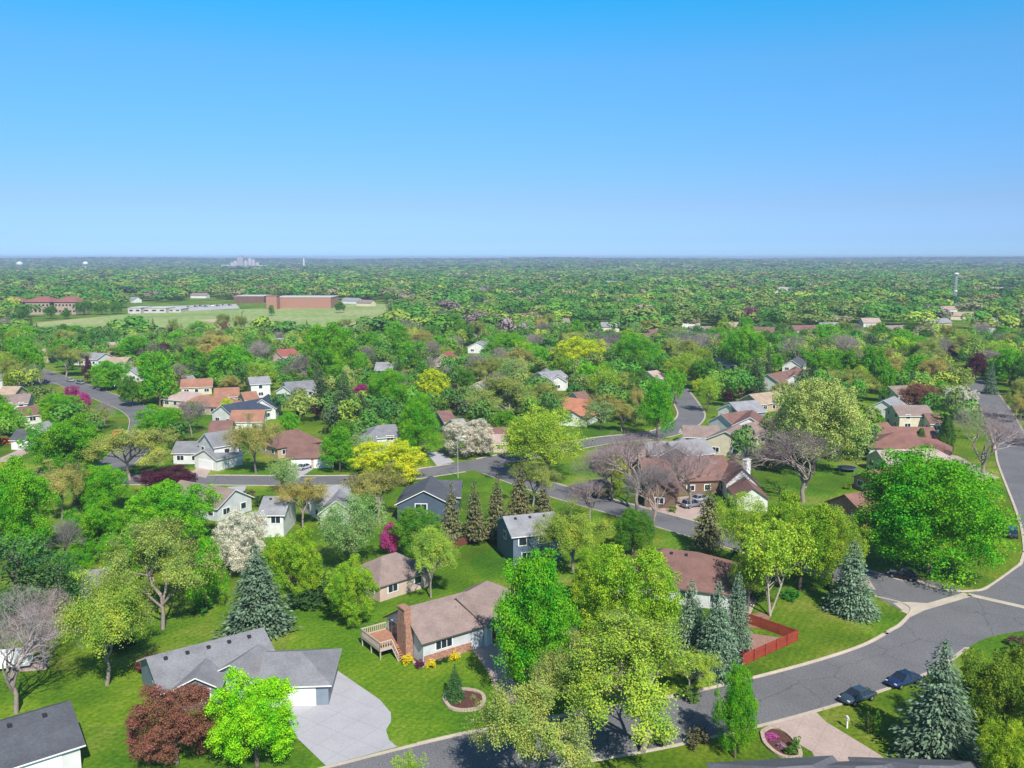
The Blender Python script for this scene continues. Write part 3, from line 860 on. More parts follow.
def gable_block(root, org, p1, p2, hw, zr, ze, roof, wall, ends='gg', oh=0.45, trim=True, feats=None, cam=True, win=True, detail=2):
    """One block under one ridge. p1, p2: ridge ends (world). ends: g gable / h hip / n none."""
    p1 = Vector((p1[0] - org[0], p1[1] - org[1], 0)); p2 = Vector((p2[0] - org[0], p2[1] - org[1], 0))
    d = p2 - p1; L = d.length; d.normalize(); n = Vector((d.y, -d.x, 0))       # n: right hand side of the ridge
    def W(s, t, z):
        p = p1 + d * s + n * t
        return (p.x, p.y, z)
    sl = (zr - ze) / hw
    e1 = oh if ends[0] != 'h' else hw * 0.85 + oh
    e2 = L + (oh if ends[1] != 'h' else hw * 0.85 + oh)
    w1 = 0 if ends[0] != 'h' else -hw * 0.85
    w2 = L + (0 if ends[1] != 'h' else hw * 0.85)
    zl = ze - sl * oh
    th = 0.16
    rb = MB()
    ew = hw + oh
    r1 = -oh if ends[0] != 'h' else 0.0
    r2 = L + oh if ends[1] != 'h' else L
    A, B = W(r1, 0, zr), W(r2, 0, zr)
    a1, a2 = W(-e1, ew, zl), W(e2, ew, zl); b1, b2 = W(-e1, -ew, zl), W(e2, -ew, zl)
    dn = lambda p: (p[0], p[1], p[2] - th)
    for dz in (0, 1):
        q = (lambda p: p) if not dz else dn
        fs = [[a1, a2, B, A], [b2, b1, A, B]]
        if ends[0] == 'h': fs.append([b1, a1, A])
        if ends[1] == 'h': fs.append([a2, b2, B])
        for f in fs:
            f = [q(p) for p in f]
            rb.poly(f if not dz else f[::-1], 0 if not dz else 1)
    fa = 1 if trim else 0
    for u, v in ((a1, a2), (b2, b1)):
        rb.poly([dn(u), dn(v), v, u], fa)
    if ends[0] == 'h': rb.poly([dn(b1), dn(a1), a1, b1], fa)
    else:
        rb.poly([dn(A), dn(a1), a1, A], fa); rb.poly([dn(b1), dn(A), A, b1], fa)
    if ends[1] == 'h': rb.poly([dn(a2), dn(b2), b2, a2], fa)
    else:
        rb.poly([dn(a2), dn(B), B, a2], fa); rb.poly([dn(B), dn(b2), b2, dn(b2)][:3] + [dn(b2)] if False else [dn(B), dn(b2), b2, B], fa)
    ro = rb.build('roof', [roofm(ROOF[roof]), M_WHITE if trim is True else (roofm(ROOF[roof]) if not trim else trim)], root)
    # walls
    wb = MB()
    zt = ze - 0.02; zg = zr - th - 0.03
    c = [W(w1, hw, 0), W(w2, hw, 0), W(w2, -hw, 0), W(w1, -hw, 0)]
    up = lambda p, z: (p[0], p[1], z)
    zb = -0.1
    wb.poly([up(c[0], zb), up(c[1], zb), up(c[1], zt - 0.1), up(c[0], zt - 0.1)]); wb.poly([up(c[2], zb), up(c[3], zb), up(c[3], zt - 0.1), up(c[2], zt - 0.1)])
    for e, (i, j) in zip(ends, ((3, 0), (1, 2))):
        a, b = c[i], c[j]
        if e == 'g':
            m = ((a[0] + b[0]) / 2, (a[1] + b[1]) / 2)
            wb.poly([up(a, zb), up(b, zb), up(b, zt - 0.1), (m[0], m[1], zg), up(a, zt - 0.1)])
        else:
            wb.poly([up(a, zb), up(b, zb), up(b, zt - 0.1), up(a, zt - 0.1)])
    wo = wb.build('wall', wall_material(wall), root)
    # openings
    def face(side):
        if side == 'R': return W(w1, hw, 0), d, n, w2 - w1
        if side == 'L': return W(w2, -hw, 0), -d, -n, w2 - w1
        if side == 'S': return W(w1, -hw, 0), n, -d, 2 * hw
        return W(w2, hw, 0), -n, d, 2 * hw
    used = {}
    def opening(side, t, w, h, z, what):
        o, ax, nn, ln = face(side)
        if t < 0: t += ln
        cpt = Vector(o) + ax * t + Vector((0, 0, z))
        rz = math.atan2(ax.y, ax.x)
        used.setdefault(side, []).append((t, w))
        if what == 'garage':
            gb = MB()
            gb.box(cpt + nn * 0.02, (w + 0.3, 0.08, h + 0.15), rz, 0)
            for k in range(4):
                gb.box(cpt + nn * 0.065 + Vector((0, 0, (k - 1.5) * h / 4)), (w, 0.05, h / 4 - 0.05), rz, 0)
            gb.build('garage_door', M_WHITE, root)
        elif what == 'door':
            gb = MB(); gb.box(cpt + nn * 0.02, (w + 0.24, 0.09, h + 0.12), rz, 1); gb.box(cpt + nn * 0.06, (w, 0.06, h), rz, 0)
            gb.build('door', [M_REDBROWN, M_WHITE], root)
        else:
            fb = MB(); fb.box(cpt + nn * 0.02, (w + 0.24, 0.08, h + 0.24), rz)
            f = fb.build('window', M_WHITE, root)
            pb = MB(); k = max(1, round(w / 0.9))
            for q in range(k):
                pb.box(cpt + nn * 0.055 + ax * ((q - (k - 1) / 2) * w / k), (w / k - 0.1, 0.05, h - 0.06), rz)
            pb.build('pane', M_GLASS, f)
    for f in (feats or []):
        opening(*f)
    if win:
        for side in 'RLSE':
            if (side == 'S' and ends[0] == 'n') or (side == 'E' and ends[1] == 'n'): continue
            o, ax, nn, ln = face(side)
            mid = Vector(o) + ax * ln / 2 + Vector((org[0], org[1], 0))
            if nn.dot(Vector((0, 0, 0)) - Vector((mid.x, mid.y, 0))) < 0.1 * mid.length: continue
            k = max(1, int(ln / 3.4))
            for lv in range(2 if ze > 4.2 else 1):
                for q in range(k):
                    t = ln * (q + 0.5) / k
                    if lv == 0 and any(abs(t - t0) < (w0 / 2 + 0.8) for t0, w0 in used.get(side, [])): continue
                    opening(side, t, 1.3 if (q + lv) % 2 else 1.7, 1.15, (1.55 if ze <= 4.2 else 1.4) + lv * 2.55, 'window')
                    used[side].pop()
    return ro


def house(p1, p2, hw, zr, ze, roof, wall, label, ends='gg', wings=(), feats=None, chimney=None, vents=0, trim=True, win=True, name='house', group='houses of the suburb'):
    """p1, p2: photograph points of the main ridge ends."""
    a = at(*p1, zr); b = at(*p2, zr); m = (a + b) / 2
    r = empty(name, (m.x, m.y, 0)); org = (m.x, m.y)
    tag(r, label, 'house', group)
    ro = gable_block(r, org, a, b, hw, zr, ze, roof, wall, ends, feats=feats, trim=trim, win=win)
    for w in wings:
        q1, q2, whw, wzr, wze = w[:5]
        o = dict(w[5]) if len(w) > 5 else {}
        gable_block(r, org, at(*q1, wzr), at(*q2, wzr), whw, wzr, wze, o.get('roof', roof), o.get('wall', wall), o.get('ends', 'gg'), feats=o.get('feats'), trim=o.get('trim', trim), win=o.get('win', win))
    d = (b - a).normalized(); n = Vector((d.y, -d.x, 0)); L = (b - a).length
    if chimney:
        f, side, cw = chimney
        p = a + d * L * f + n * side - Vector((m.x, m.y, 0))
        cb = MB(); cb.box((p.x, p.y, zr - 0.2), (cw, cw * 0.8, 2.0), math.atan2(d.y, d.x)); cb.box((p.x, p.y, zr + 0.85), (cw + .16, cw * 0.8 + .16, 0.14), math.atan2(d.y, d.x))
        cb.build('chimney', M_BRICK, ro)
    for k in range(vents):
        p = a + d * L * (k + 0.6) / (vents + 0.3) + n * 0.9 - Vector((m.x, m.y, 0))
        vb = MB(); vb.box((p.x, p.y, zr - 0.9 * (zr - ze) / hw + 0.1), (0.4, 0.4, 0.3), math.atan2(d.y, d.x)); vb.build('roof_vent', M_DARK, ro)
    HOUSES.append((m.x, m.y, max(L / 2 + 1, hw) + 2, roof, label)); HPTS.append(((p1[0] + p2[0]) / 2, (p1[1] + p2[1]) / 2 + 6, m.y))
    return r

# ---- the grey ranch house with the wide pale drive
gh = house((150, 656), (260, 628), 4.6, 5.0, 2.8, 'grey', 'greyblue', 'grey ranch house with white trim and a wide pale concrete driveway', vents=5,
           feats=[('R', 6.2, 3.2, 1.5, 1.5, 'window'), ('R', 2.4, 1.2, 1.1, 1.6, 'window'), ('S', 6.0, 1.2, 1.2, 1.6, 'window')], win=False,
           wings=[((232, 663), (258, 645), 2.6, 4.2, 2.7, {'ends': 'gn', 'win': False, 'feats': [('S', 1.2, 1.0, 2.1, 1.1, 'door'), ('S', 3.6, 1.2, 1.1, 1.6, 'window')]}),
                  ((268, 652), (301, 651), 4.3, 4.55, 2.75, {'ends': 'nh', 'win': False, 'feats': [('R', 3.6, 4.6, 2.1, 1.1, 'garage')]})])
# low entry gable over the picture window
o_ = gh.location
gable_block(gh, (o_.x, o_.y), at(196, 676, 4.0), at(206, 658, 4.0), 2.3, 4.0, 2.85, 'grey', 'greyblue', 'gn', win=False,
            feats=[('S', 2.3, 2.9, 1.5, 1.6, 'window')])
sb = MB()
for k in range(5):
    sb.box((k * 0.5, -k * 0.0, 0.6), (0.1, 1.6, 1.2))
sb.box((1.0, 0.8, 1.2), (2.3, 0.12, 0.12)); sb.box((1.0, -0.8, 1.2), (2.3, 0.12, 0.12)); sb.box((1.0, 0, 0.5), (2.4, 1.7, 0.15))
pt = at(140, 672)
so = sb.build('porch_deck', M_REDBROWN, gh, loc=(pt.x - o_.x, pt.y - o_.y, 0)); so.rotation_euler = (0, 0, 1.0)

# ---- the tan house with brick chimney and deck
th_ = house((404, 607.5), (463, 592), 4.7, 5.9, 3.2, 'taupe', 'pale', 'tan shingled house with a tall brick chimney and a raised wooden deck', ends='gn', trim=roofm((0.09, 0.07, 0.06)), win=False,
            feats=[('S', 2.3, 3.4, 1.7, 2.2, 'window'), ('R', 3.0, 2.4, 1.1, 2.0, 'window')],
            wings=[((458, 596.5), (487, 580.5), 4.6, 5.86, 3.1, {'ends': 'nh', 'win': False, 'trim': False, 'wall': 'white', 'feats': [('R', 6.3, 1.1, 1.2, 1.8, 'window'), ('R', 1.6, 1.0, 2.1, 1.1, 'door')]})])
o_ = th_.location
L0 = at(404, 607.5, 5.9); L1 = at(463, 592, 5.9); dd = (L1 - L0).normalized(); nn = Vector((dd.y, -dd.x, 0)); rz = math.atan2(dd.y, dd.x)
oo = Vector((o_.x, o_.y, 0)); flat = lambda p: Vector((p.x, p.y, 0))
roof_ = [c for c in th_.children if c.name.startswith('roof')][0]
cb = MB(); c0 = flat(L0) - dd * 0.62 + nn * 1.2 - oo
cb.box((c0.x, c0.y, 2.3), (1.0, 2.3, 4.8), rz); cb.box((c0.x, c0.y, 5.55), (0.95, 1.7, 1.75), rz); cb.box((c0.x, c0.y, 6.5), (1.1, 1.85, 0.16), rz)
cb.build('chimney', M_BRICK, roof_)
bb = MB(); c1 = flat(L0) + dd * 3.6 + nn * 4.74 - oo
bb.box((c1.x, c1.y, 0.5), (7.0, 0.16, 1.2), rz); bb.build('brick_base', M_BRICK, th_)
db = MB(); c2 = flat(L0) - dd * 1.95 - nn * 2.2 - oo
db.box((c2.x, c2.y, 1.25), (3.6, 5.2, 0.2), rz)
dk = db.build('deck', M_DECK, th_)
rb = MB()
def dpt(s, t, z): p = c2 + dd * s + nn * t; return (p.x, p.y, z)
for (a, b) in (((-1.8, -2.6), (1.8, -2.6)), ((-1.8, -2.6), (-1.8, 2.6)), ((-1.8, 2.6), (-0.1, 2.6))):
    n_ = max(2, int(math.hypot(b[0] - a[0], b[1] - a[1]) / 0.3))
    for k in range(n_ + 1):
        f = k / n_; q = dpt(a[0] + (b[0] - a[0]) * f, a[1] + (b[1] - a[1]) * f, 1.8); rb.box(q, (0.09, 0.09, 0.95), rz)
    rb.tube([dpt(*a, 2.3), dpt(*b, 2.3)], 0.09, 4); rb.tube([dpt(*a, 1.45), dpt(*b, 1.45)], 0.06, 4)
    rb.box(dpt((a[0] + b[0]) / 2, (a[1] + b[1]) / 2, 1.24), (abs(b[0] - a[0]) + .06, abs(b[1] - a[1]) + 0.06, 0.3), rz)
for s_, t_ in ((-1.7, -2.5), (-1.7, 0), (-1.7, 2.5), (0.5, -2.5)):
    rb.box(dpt(s_, t_, 0.55), (0.14, 0.14, 1.3), rz)
rb.build('railing', M_RAIL, dk)
sb = MB()
for k in range(6):
    sb.box(dpt(0.6, 2.75 + 0.27 * k, 1.08 - 0.2 * k), (1.3, 0.28, 0.08), rz)
for s_ in (-0.1, 1.3):
    sb.tube([dpt(s_, 2.65, 1.2), dpt(s_, 4.3, 0.0)], 0.08, 4, 1); sb.tube([dpt(s_, 2.65, 2.2), dpt(s_, 4.3, 0.95)], 0.07, 4, 1)
    for k in range(5): sb.box(dpt(s_, 2.7 + 0.4 * k, 1.55 - 0.3 * k), (0.08, 0.08, 1.0), rz, 1)
sb.build('stairs', [M_DECK, M_RAIL], dk)
for k, (fx, fs) in enumerate(((0.75, 2.0), (0.9, 1.2))):
    p = flat(L0) + (flat(L1) - flat(L0)) * fx + nn * fs - oo
    vb = MB(); vb.tube([(p.x, p.y, 4.2), (p.x, p.y, 5.9 - fs * 0.57 + 0.55)], 0.1, 8); vb.build('roof_vent', M_STEEL, roof_)

# ---- bottom left white house
house((-52, 736), (66, 702), 4.9, 5.1, 2.9, 'slate', 'white', 'white house with a dark slate roof at the lower left corner', win=False, vents=3,
      feats=[('R', -4.3, 5.0, 2.2, 1.12, 'garage'), ('E', 4.9, 1.2, 1.0, 1.7, 'window')])
# ---- house whose grey roof crests at the bottom edge
house((778, 767), (812, 765), 5.0, 5.2, 2.8, 'darkgrey', 'greyblue', 'house with a low dark grey hip roof at the bottom edge below the pinkish driveway', ends='hh', win=False,
      wings=[((856, 766), (884, 765), 4.4, 5.0, 2.7, {'ends': 'hh'}), ((920, 765), (952, 766), 4.8, 5.1, 2.8, {'ends': 'hh'})], vents=1)
# ---- blue-grey two storey behind the tan house
house((505, 516), (552, 511.5), 4.4, 7.2, 5.2, 'ltgrey', 'blue', 'blue two storey house with a light grey roof and a small deck', vents=3,
      feats=[('R', 1.6, 1.3, 1.3, 4.0, 'window'), ('R', 5.2, 1.5, 1.2, 4.0, 'window'), ('R', 2.3, 1.6, 1.3, 1.4, 'window'), ('R', 6.3, 1.0, 2.1, 1.1, 'door'), ('S', 4.4, 1.3, 1.2, 4.0, 'window')], win=False)
# ---- brown hip roof beside the lime trees
house((664, 548), (698, 552), 6.6, 6.0, 2.8, 'brown', 'white', 'house under a broad brown hip roof behind the blue spruces', ends='hh', trim=False, vents=2)
# ---- dark blue house on the middle street
house((424, 490), (431, 476), 5.2, 6.2, 3.6, 'slate', 'darkblue', 'dark blue house with a slate roof and a white framed gable window', feats=[('S', 4.6, 2.2, 1.7, 2.6, 'window')], win=False,
      wings=[((436, 480), (460, 480), 3.8, 5.6, 3.4, {'ends': 'ng'})])
# ---- the pair of grey roofs with the orange deck
hg = house((266, 496), (289, 496), 4.6, 6.4, 4.4, 'ltgrey', 'white', 'white house with a grey roof and an orange wooden deck on the downhill side', vents=2,
           feats=[('R', 2.9, 1.7, 1.3, 3.3, 'window')], win=False)
o_ = hg.location; q = at(275, 525)
db = MB(); db.box((q.x - o_.x, q.y - o_.y, 0.9), (6.2, 2.6, 0.18)); db.box((q.x - o_.x, q.y - o_.y - 1.28, 1.3), (6.2, 0.1, 0.75)); db.box((q.x - o_.x - 3.05, q.y - o_.y, 1.3), (0.1, 2.4, 0.75))
for k in range(4): db.box((q.x - o_.x - 2.9 + 1.9 * k, q.y - o_.y - 1.2, 0.4), (0.15, 0.15, 1.0))
db.build('deck', M_DECK, hg)
house((312, 489), (346, 484), 4.6, 5.6, 3.0, 'ltgrey', 'white', 'white house with a pale grey roof between golden trees', ends='gg', wings=[((336, 500), (341, 486), 3.0, 5.2, 3.0, {'ends': 'gn'})])
house((182, 480), (234, 489), 4.4, 5.4, 2.9, 'taupe', 'pale', 'tan roofed house with a pale blue gable wall half hidden by the bright green trees')
hs = house((382, 556), (396, 552), 4.0, 5.2, 2.8, 'taupe', 'pinkwall', 'small tan hip roofed house beside the pink blossoming tree', ends='hh', trim=False)
house((86, 570), (108, 568), 3.6, 5.0, 2.8, 'grey', 'white', 'grey roof showing through the trees above the dark pine', win=False)
# ---- white two storey house with the dark car
house((206, 433), (230, 429.5), 4.0, 8.2, 5.6, 'grey', 'white', 'white two storey house with grey roofs and a dark car on its drive', ends='gg',
      wings=[((178, 441), (206, 441), 3.6, 5.0, 3.0), ((205, 449), (231, 443), 3.9, 4.9, 3.0, {'feats': [('S', 3.9, 4.6, 2.2, 1.12, 'garage')], 'win': False})])
house((283, 431), (297, 429), 5.0, 5.8, 3.0, 'brown', 'tan', 'brown roofed house with a double white garage and a silver car', ends='hh',
      wings=[((290, 444), (315, 443.5), 5.4, 4.9, 2.8, {'ends': 'gh', 'trim': False, 'win': False, 'feats': [('R', 3.3, 4.4, 2.1, 1.1, 'garage'), ('R', 8.6, 4.4, 2.1, 1.1, 'garage')]})], trim=False)
house((222, 405), (262, 398), 4.6, 6.2, 3.6, 'navy', 'white', 'white gabled house with a dark navy roof', wings=[((262, 399), (268, 394), 4.0, 6.4, 3.6)])
house((233, 410), (264, 409.5), 4.0, 5.6, 3.0, 'rust', 'white', 'white walled house with a rust roof below the navy roofed one', feats=[('R', 3.0, 4.2, 2.1, 1.1, 'garage')])
house((182, 379), (212, 378), 4.6, 5.4, 3.0, 'rust', 'cream', 'rust roofed house furthest back in the cluster by the bright trees', wings=[((181, 376), (192, 375), 3, 4.6, 3, {'roof': 'ltgrey'})])
house((215, 388), (238, 387), 4.8, 5.4, 3.0, 'rust', 'tan', 'rust roofed house with a tan wall right of the cluster')
house((200, 395), (223, 396), 5.2, 5.4, 2.9, 'rust', 'tan', 'rust hip roofed house at the front of the cluster', ends='hh', trim=False)
house((182, 391), (196, 392), 4.8, 5.0, 2.9, 'pinkish', 'cream', 'pale pinkish roofed house on the left of the rust roofed cluster', ends='hh')
house((242, 392), (255, 391), 4, 5.0, 2.9, 'rust', 'tan', 'small rust roof between the navy roofed house and the white one')
house((212, 420.5), (232, 420), 4.2, 5.2, 2.9, 'brown', 'cream', 'low brown roofed house behind the white two storey house')
house((249, 377), (268, 376), 4.2, 7.2, 5.2, 'ltgrey', 'white', 'white two storey house glimpsed behind a tree above the navy roof')
house((275, 350), (293, 348), 5, 6.0, 3.2, 'red', 'pinkwall', 'red roofed house beside a small yellow tree', wings=[((284, 357), (302, 355), 5, 5.2, 3.0, {'roof': 'ltgrey', 'wall': 'white'})])
house((285, 382), (312, 380), 5, 5.6, 3.0, 'grey', 'white', 'white walled house with a wide grey roof behind dark conifers', wings=[((284, 386), (294, 384), 3.6, 5, 3)])
# ---- left edge cluster
house((-6, 395), (30, 393.5), 5.2, 6.6, 4.4, 'taupe', 'white', 'big white house with a grey brown roof at the left edge', wings=[((18, 407), (36, 405), 4.2, 5.0, 2.8, {'roof': 'brown'})])
house((4, 386), (20, 386), 4.4, 5.2, 3.0, 'tan', 'tan', 'orange tan roofed house behind the big white house at the left edge')
house((18, 429), (31, 429), 3.8, 4.8, 2.8, 'slate', 'white', 'white garage house with a small dark roof near the orange fence', feats=[('R', 2.6, 3.6, 2.1, 1.1, 'garage')], win=False)
house((34, 424), (47, 421), 3.6, 4.8, 2.9, 'ltgrey', 'white', 'small white house half hidden behind the round green tree at the left')
house((-6, 374), (6, 373), 4.6, 6.0, 4.3, 'grey', 'white', 'white house cut by the left edge beyond the side street')
house((82, 352), (105, 353), 5.5, 5.6, 3.2, 'ltgrey', 'white', 'long white house with a pale grey roof at the far end of the left street')
house((108, 357), (129, 357), 5, 5.2, 3, 'tan', 'cream', 'tan roofed house next to the long white house')
house((129, 368), (142, 366), 4.5, 5.4, 3, 'ltgrey', 'white', 'pale roofed house behind the hedge of the left street')
house((38, 349), (52, 348), 5, 6.4, 4, 'tan', 'tan', 'tan house with a peaked roof straight up the left street')
# ---- centre
house((378, 425), (394, 424), 4.8, 6.6, 4.4, 'grey', 'white', 'white house with a grey roof left of the tall green tree', ends='hg', wings=[((358, 436), (374, 435), 3.8, 4.9, 2.9)])
house((438, 411), (449, 410), 4.5, 6.0, 3.6, 'brown', 'blue', 'blue walled house with a brown roof right of the tall green tree')
house((452, 419), (462, 418), 4.5, 5.4, 3, 'grey', 'pale', 'grey roofed house peeping over the white blossom')
house((489, 427), (507, 427), 4.6, 5.2, 2.9, 'brown', 'pinkwall', 'brown roofed house right of the white blossoming tree', wings=[((494, 434), (507, 434), 3.4, 4.2, 2.5, {'roof': 'pinkish'})])
house((478, 382), (484, 379), 4.2, 6.4, 4, 'pinkish', 'white', 'white gable between the plum tree and the olive tree')
house((443, 354), (449, 350), 4, 7.6, 4.6, 'red', 'tan', 'red roofed barn shaped house among grey bare trees')
house((377, 362), (393, 362), 6, 5.6, 3, 'ltgrey', 'pale', 'grey roof behind the round green tree of the centre')
house((477, 342), (485, 338), 5, 6, 3.4, 'ltgrey', 'white', 'white gable far back behind the bare trees of the centre')
house((539, 372), (560, 370), 4.8, 6.6, 4.4, 'ltgrey', 'white', 'white two gabled house under the yellow domed tree', wings=[((544, 375), (546, 368), 3.4, 6.2, 4, {'ends': 'gn'}), ((558, 376), (559, 370), 3.2, 5.6, 3.6, {'ends': 'gn'})])
house((566, 397), (594, 400), 5.2, 5.6, 2.9, 'orange', 'tan', 'orange roofed house with a white garage wing', trim=False,
      wings=[((572, 410), (586, 404), 4.2, 4.9, 2.8, {'wall': 'white', 'ends': 'gn', 'feats': [('S', 4.2, 4.8, 2.2, 1.12, 'garage')], 'win': False})])
house((574, 392), (584, 391), 3.6, 5, 2.8, 'brown', 'white', 'low brown roof directly behind the orange roofed house')
house((648, 371), (657, 370), 4.6, 5.4, 3, 'pinkish', 'white', 'white walled house with a pink roof behind the dark green tree')
house((613, 445), (644, 446), 4.6, 5.4, 2.9, 'taupe', 'brown', 'low taupe roofed house at the bend of the middle street', ends='hg', trim=False)
house((669, 441.5), (703, 438), 4.6, 5.8, 3.2, 'ltgrey', 'greyblue', 'grey blue house with a dark gable and light grey roof', wings=[((676, 447), (682, 437), 4, 5.6, 3.2, {'wall': 'blue', 'ends': 'gn', 'feats': [('S', 4, 1.6, 1.2, 2.4, 'window')], 'win': False}), ((645, 442), (664, 441), 4, 5.2, 3)])
hw_ = house((640, 458), (722, 455), 6.2, 7.0, 3.4, 'brown', 'brown', 'wide brown roofed house with a white gable and white chimney behind bare trees', trim=False,
      wings=[((743, 468), (733, 457), 3.3, 6.7, 3.6, {'wall': 'white', 'ends': 'gn', 'win': False}), ((753, 487), (741, 473), 3.0, 4.9, 2.8, {'wall': 'white', 'ends': 'gn', 'win': False}), ((660, 482), (665, 470), 3.0, 5.4, 3.2, {'ends': 'gn'})])
_p = at(746, 466, 6.7) - hw_.location; cb = MB(); cb.box((_p.x, _p.y - 0.7, 4.2), (1.5, 0.9, 8.0), 0.7); cb.box((_p.x, _p.y - 0.7, 8.25), (1.7, 1.1, 0.16), 0.7)
cb.build('chimney', M_WHITE, [c for c in hw_.children if c.name.startswith('roof')][0])
house((684, 425), (718, 426), 4.4, 5.0, 2.8, 'taupe', 'brown', 'long low brown roof with a dark front wall near the round cul de sac')
house((726, 431), (738, 424), 5.0, 6.6, 4.2, 'taupe', 'cream', 'cream gabled house with a tan roof and two gable windows', wings=[((744, 424), (756, 421), 4, 5.6, 3.4)])
house((722, 414), (748, 410), 4.6, 6, 3.4, 'brown', 'white', 'brown roofed house with a bright white gable', wings=[((750, 417), (752, 410), 4.4, 6.4, 4, {'wall': 'white', 'ends': 'gg'})])
house((730, 402), (755, 400), 5, 6, 3.4, 'ltgrey', 'greyblue', 'grey roofed house with a white garage end and a white gable', wings=[((729, 404), (739, 402), 3.8, 5.4, 3.4, {'wall': 'white'})])
house((750, 394), (776, 391), 4.8, 5.6, 3, 'tan', 'tan', 'tan roofed house in the row climbing away behind the white gable')
house((768, 374), (800, 368), 5, 6.4, 3.6, 'brown', 'white', 'brown roofed house with a white wall at the top of the row', wings=[((794, 375), (796, 366), 3.6, 6, 3.6)])
house((715, 358), (738, 359), 4.6, 5, 2.8, 'ltgrey', 'white', 'pale flat looking roof among the purple and green trees')
# ---- right
house((876, 426), (932, 427), 5.0, 6.4, 3.6, 'redbrown', 'cream', 'long red brown roofed house with cream walls', trim=M_WHITE, wings=[((866, 424), (886, 422), 4, 5.4, 3)])
house((894, 432), (908, 433), 6.4, 6.8, 4.0, 'redbrown', 'white', 'brown hip roofed house in front of the long red brown one', ends='hh', wings=[((912, 437), (936, 439), 4, 5.2, 3, {'ends': 'nh'})], trim=False)
house((878, 450), (934, 448), 4.6, 5.2, 2.8, 'pinkish', 'white', 'white house with a pale pinkish roof just beyond the big maple', ends='gh')
house((868, 470), (890, 468), 4.2, 5.0, 2.8, 'redbrown', 'brick', 'low red roofed house touching the top of the big maple')
house((846, 494), (872, 490), 4.6, 5.4, 2.9, 'redbrown', 'brick', 'red brick house with a brown roof left of the big maple', trim=False)
house((893, 405), (926, 405), 5, 6.6, 4.4, 'taupe', 'cream', 'cream house with a wide taupe roof', wings=[((925, 413), (937, 413), 4, 5.2, 3, {'roof': 'brown'})])
house((889, 386), (910, 385), 5, 6, 3.6, 'taupe', 'white', 'white house with a grey brown roof behind the copper tree')
house((884, 400), (894, 396), 4, 5.6, 3.2, 'ltgrey', 'white', 'narrow white house stepping back left of the copper tree')
house((792, 360), (798, 356), 4, 5.5, 3, 'slate', 'white', 'white and dark house in the gap above the brown roofed row')

# far roofs peeping out of the trees
FARH = []; FARPT = []
for i, (x, y, rf) in enumerate(((500, 338, 'white_far'), (640, 333, 'brown'), (662, 329, 'brown'), (655, 336, 'taupe'), (700, 326, 'taupe'), (733, 322, 'tan'),
                                (805, 325, 'brown'), (812, 332, 'pinkish'), (790, 288, 'ltgrey'), (890, 309, 'tan'), (925, 308, 'taupe'), (945, 306, 'tan'),
                                (912, 297, 'ltgrey'), (930, 289, 'ltgrey'), (436, 301, 'ltgrey'), (366, 300, 'taupe'), (352, 298, 'ltgrey'), (20, 296, 'ltgrey'),
                                (22, 290, 'ltgrey'), (52, 286, 'ltgrey'), (690, 318, 'brown'), (268, 338, 'ltgrey'), (110, 342, 'tan'), (855, 330, 'taupe'), (1004, 318, 'ltgrey'), (560, 318, 'taupe'), (585, 327, 'brown'), (610, 322, 'ltgrey'), (735, 331, 'ltgrey'), (760, 327, 'brown'), (830, 322, 'ltgrey'), (870, 318, 'pinkish'), (900, 325, 'taupe'), (935, 318, 'ltgrey'), (962, 312, 'tan'), (985, 322, 'brown'), (880, 300, 'ltgrey'), (955, 297, 'pinkish'), (975, 303, 'ltgrey'), (470, 311, 'taupe'), (445, 321, 'ltgrey'), (520, 313, 'brown'), (130, 297, 'ltgrey'), (200, 293, 'taupe'))):
    rf = 'pinkish' if rf == 'white_far' else rf
    w = rng.uniform(6, 10)
    g = at(x, y, 6); s = FPX / (g.y * CP + (HC - 6) * SP)
    dx = w * s
    wd = {'ltgrey': 'pale grey', 'pinkish': 'pinkish', 'taupe': 'taupe', 'tan': 'tan', 'brown': 'brown', 'red': 'red'}[rf]
    FARH.append((house((x - dx, y + rng.uniform(-.6, .6)), (x + dx, y), 5.2, 6.4, 3.6, rf, rng.choice(('white', 'cream', 'white', 'tan')),
          'far %s roofed house peeping out of the distant trees' % wd, group='far houses among the trees', win=False, trim=False), wd)); HPTS.pop(); FARPT.append((x, y + 1.5, g.y))

# ---- bigger far buildings
BLK = []
def block(name, x0, x1, ytop, ybase, depth, walls, roofcol, label, cat, parapet=0.6, rows=1, bays=10, group=None):
    a = at(x0, ybase); b = at(x1, ybase)
    k = a.y; h = 0.5
    for _ in range(200):
        if proj(a.x, a.y, h)[1] <= ytop: break
        h += 0.25
    m = (a + b) / 2; r = empty(name, (m.x, m.y, 0)); tag(r, label, cat, group)
    BLK.append((x0, x1, ybase, a.y)); L = b.x - a.x
    wb = MB(); wb.box((0, depth / 2, h / 2), (L, depth, h)); wb.build('wall', walls, r)
    rb = MB(); rb.box((0, depth / 2, h + 0.16), (L + 0.8, depth + 0.8, 0.3)); rb.build('roof', roofcol, r)
    for lv in range(rows):
        for q in range(bays):
            fb = MB(); fb.box((-L / 2 + L * (q + 0.5) / bays, -0.06, h * (lv + 0.55) / rows), (L / bays * 0.5, 0.12, h / rows * 0.3)); fb.build('window', M_GLASS, r)
    return r


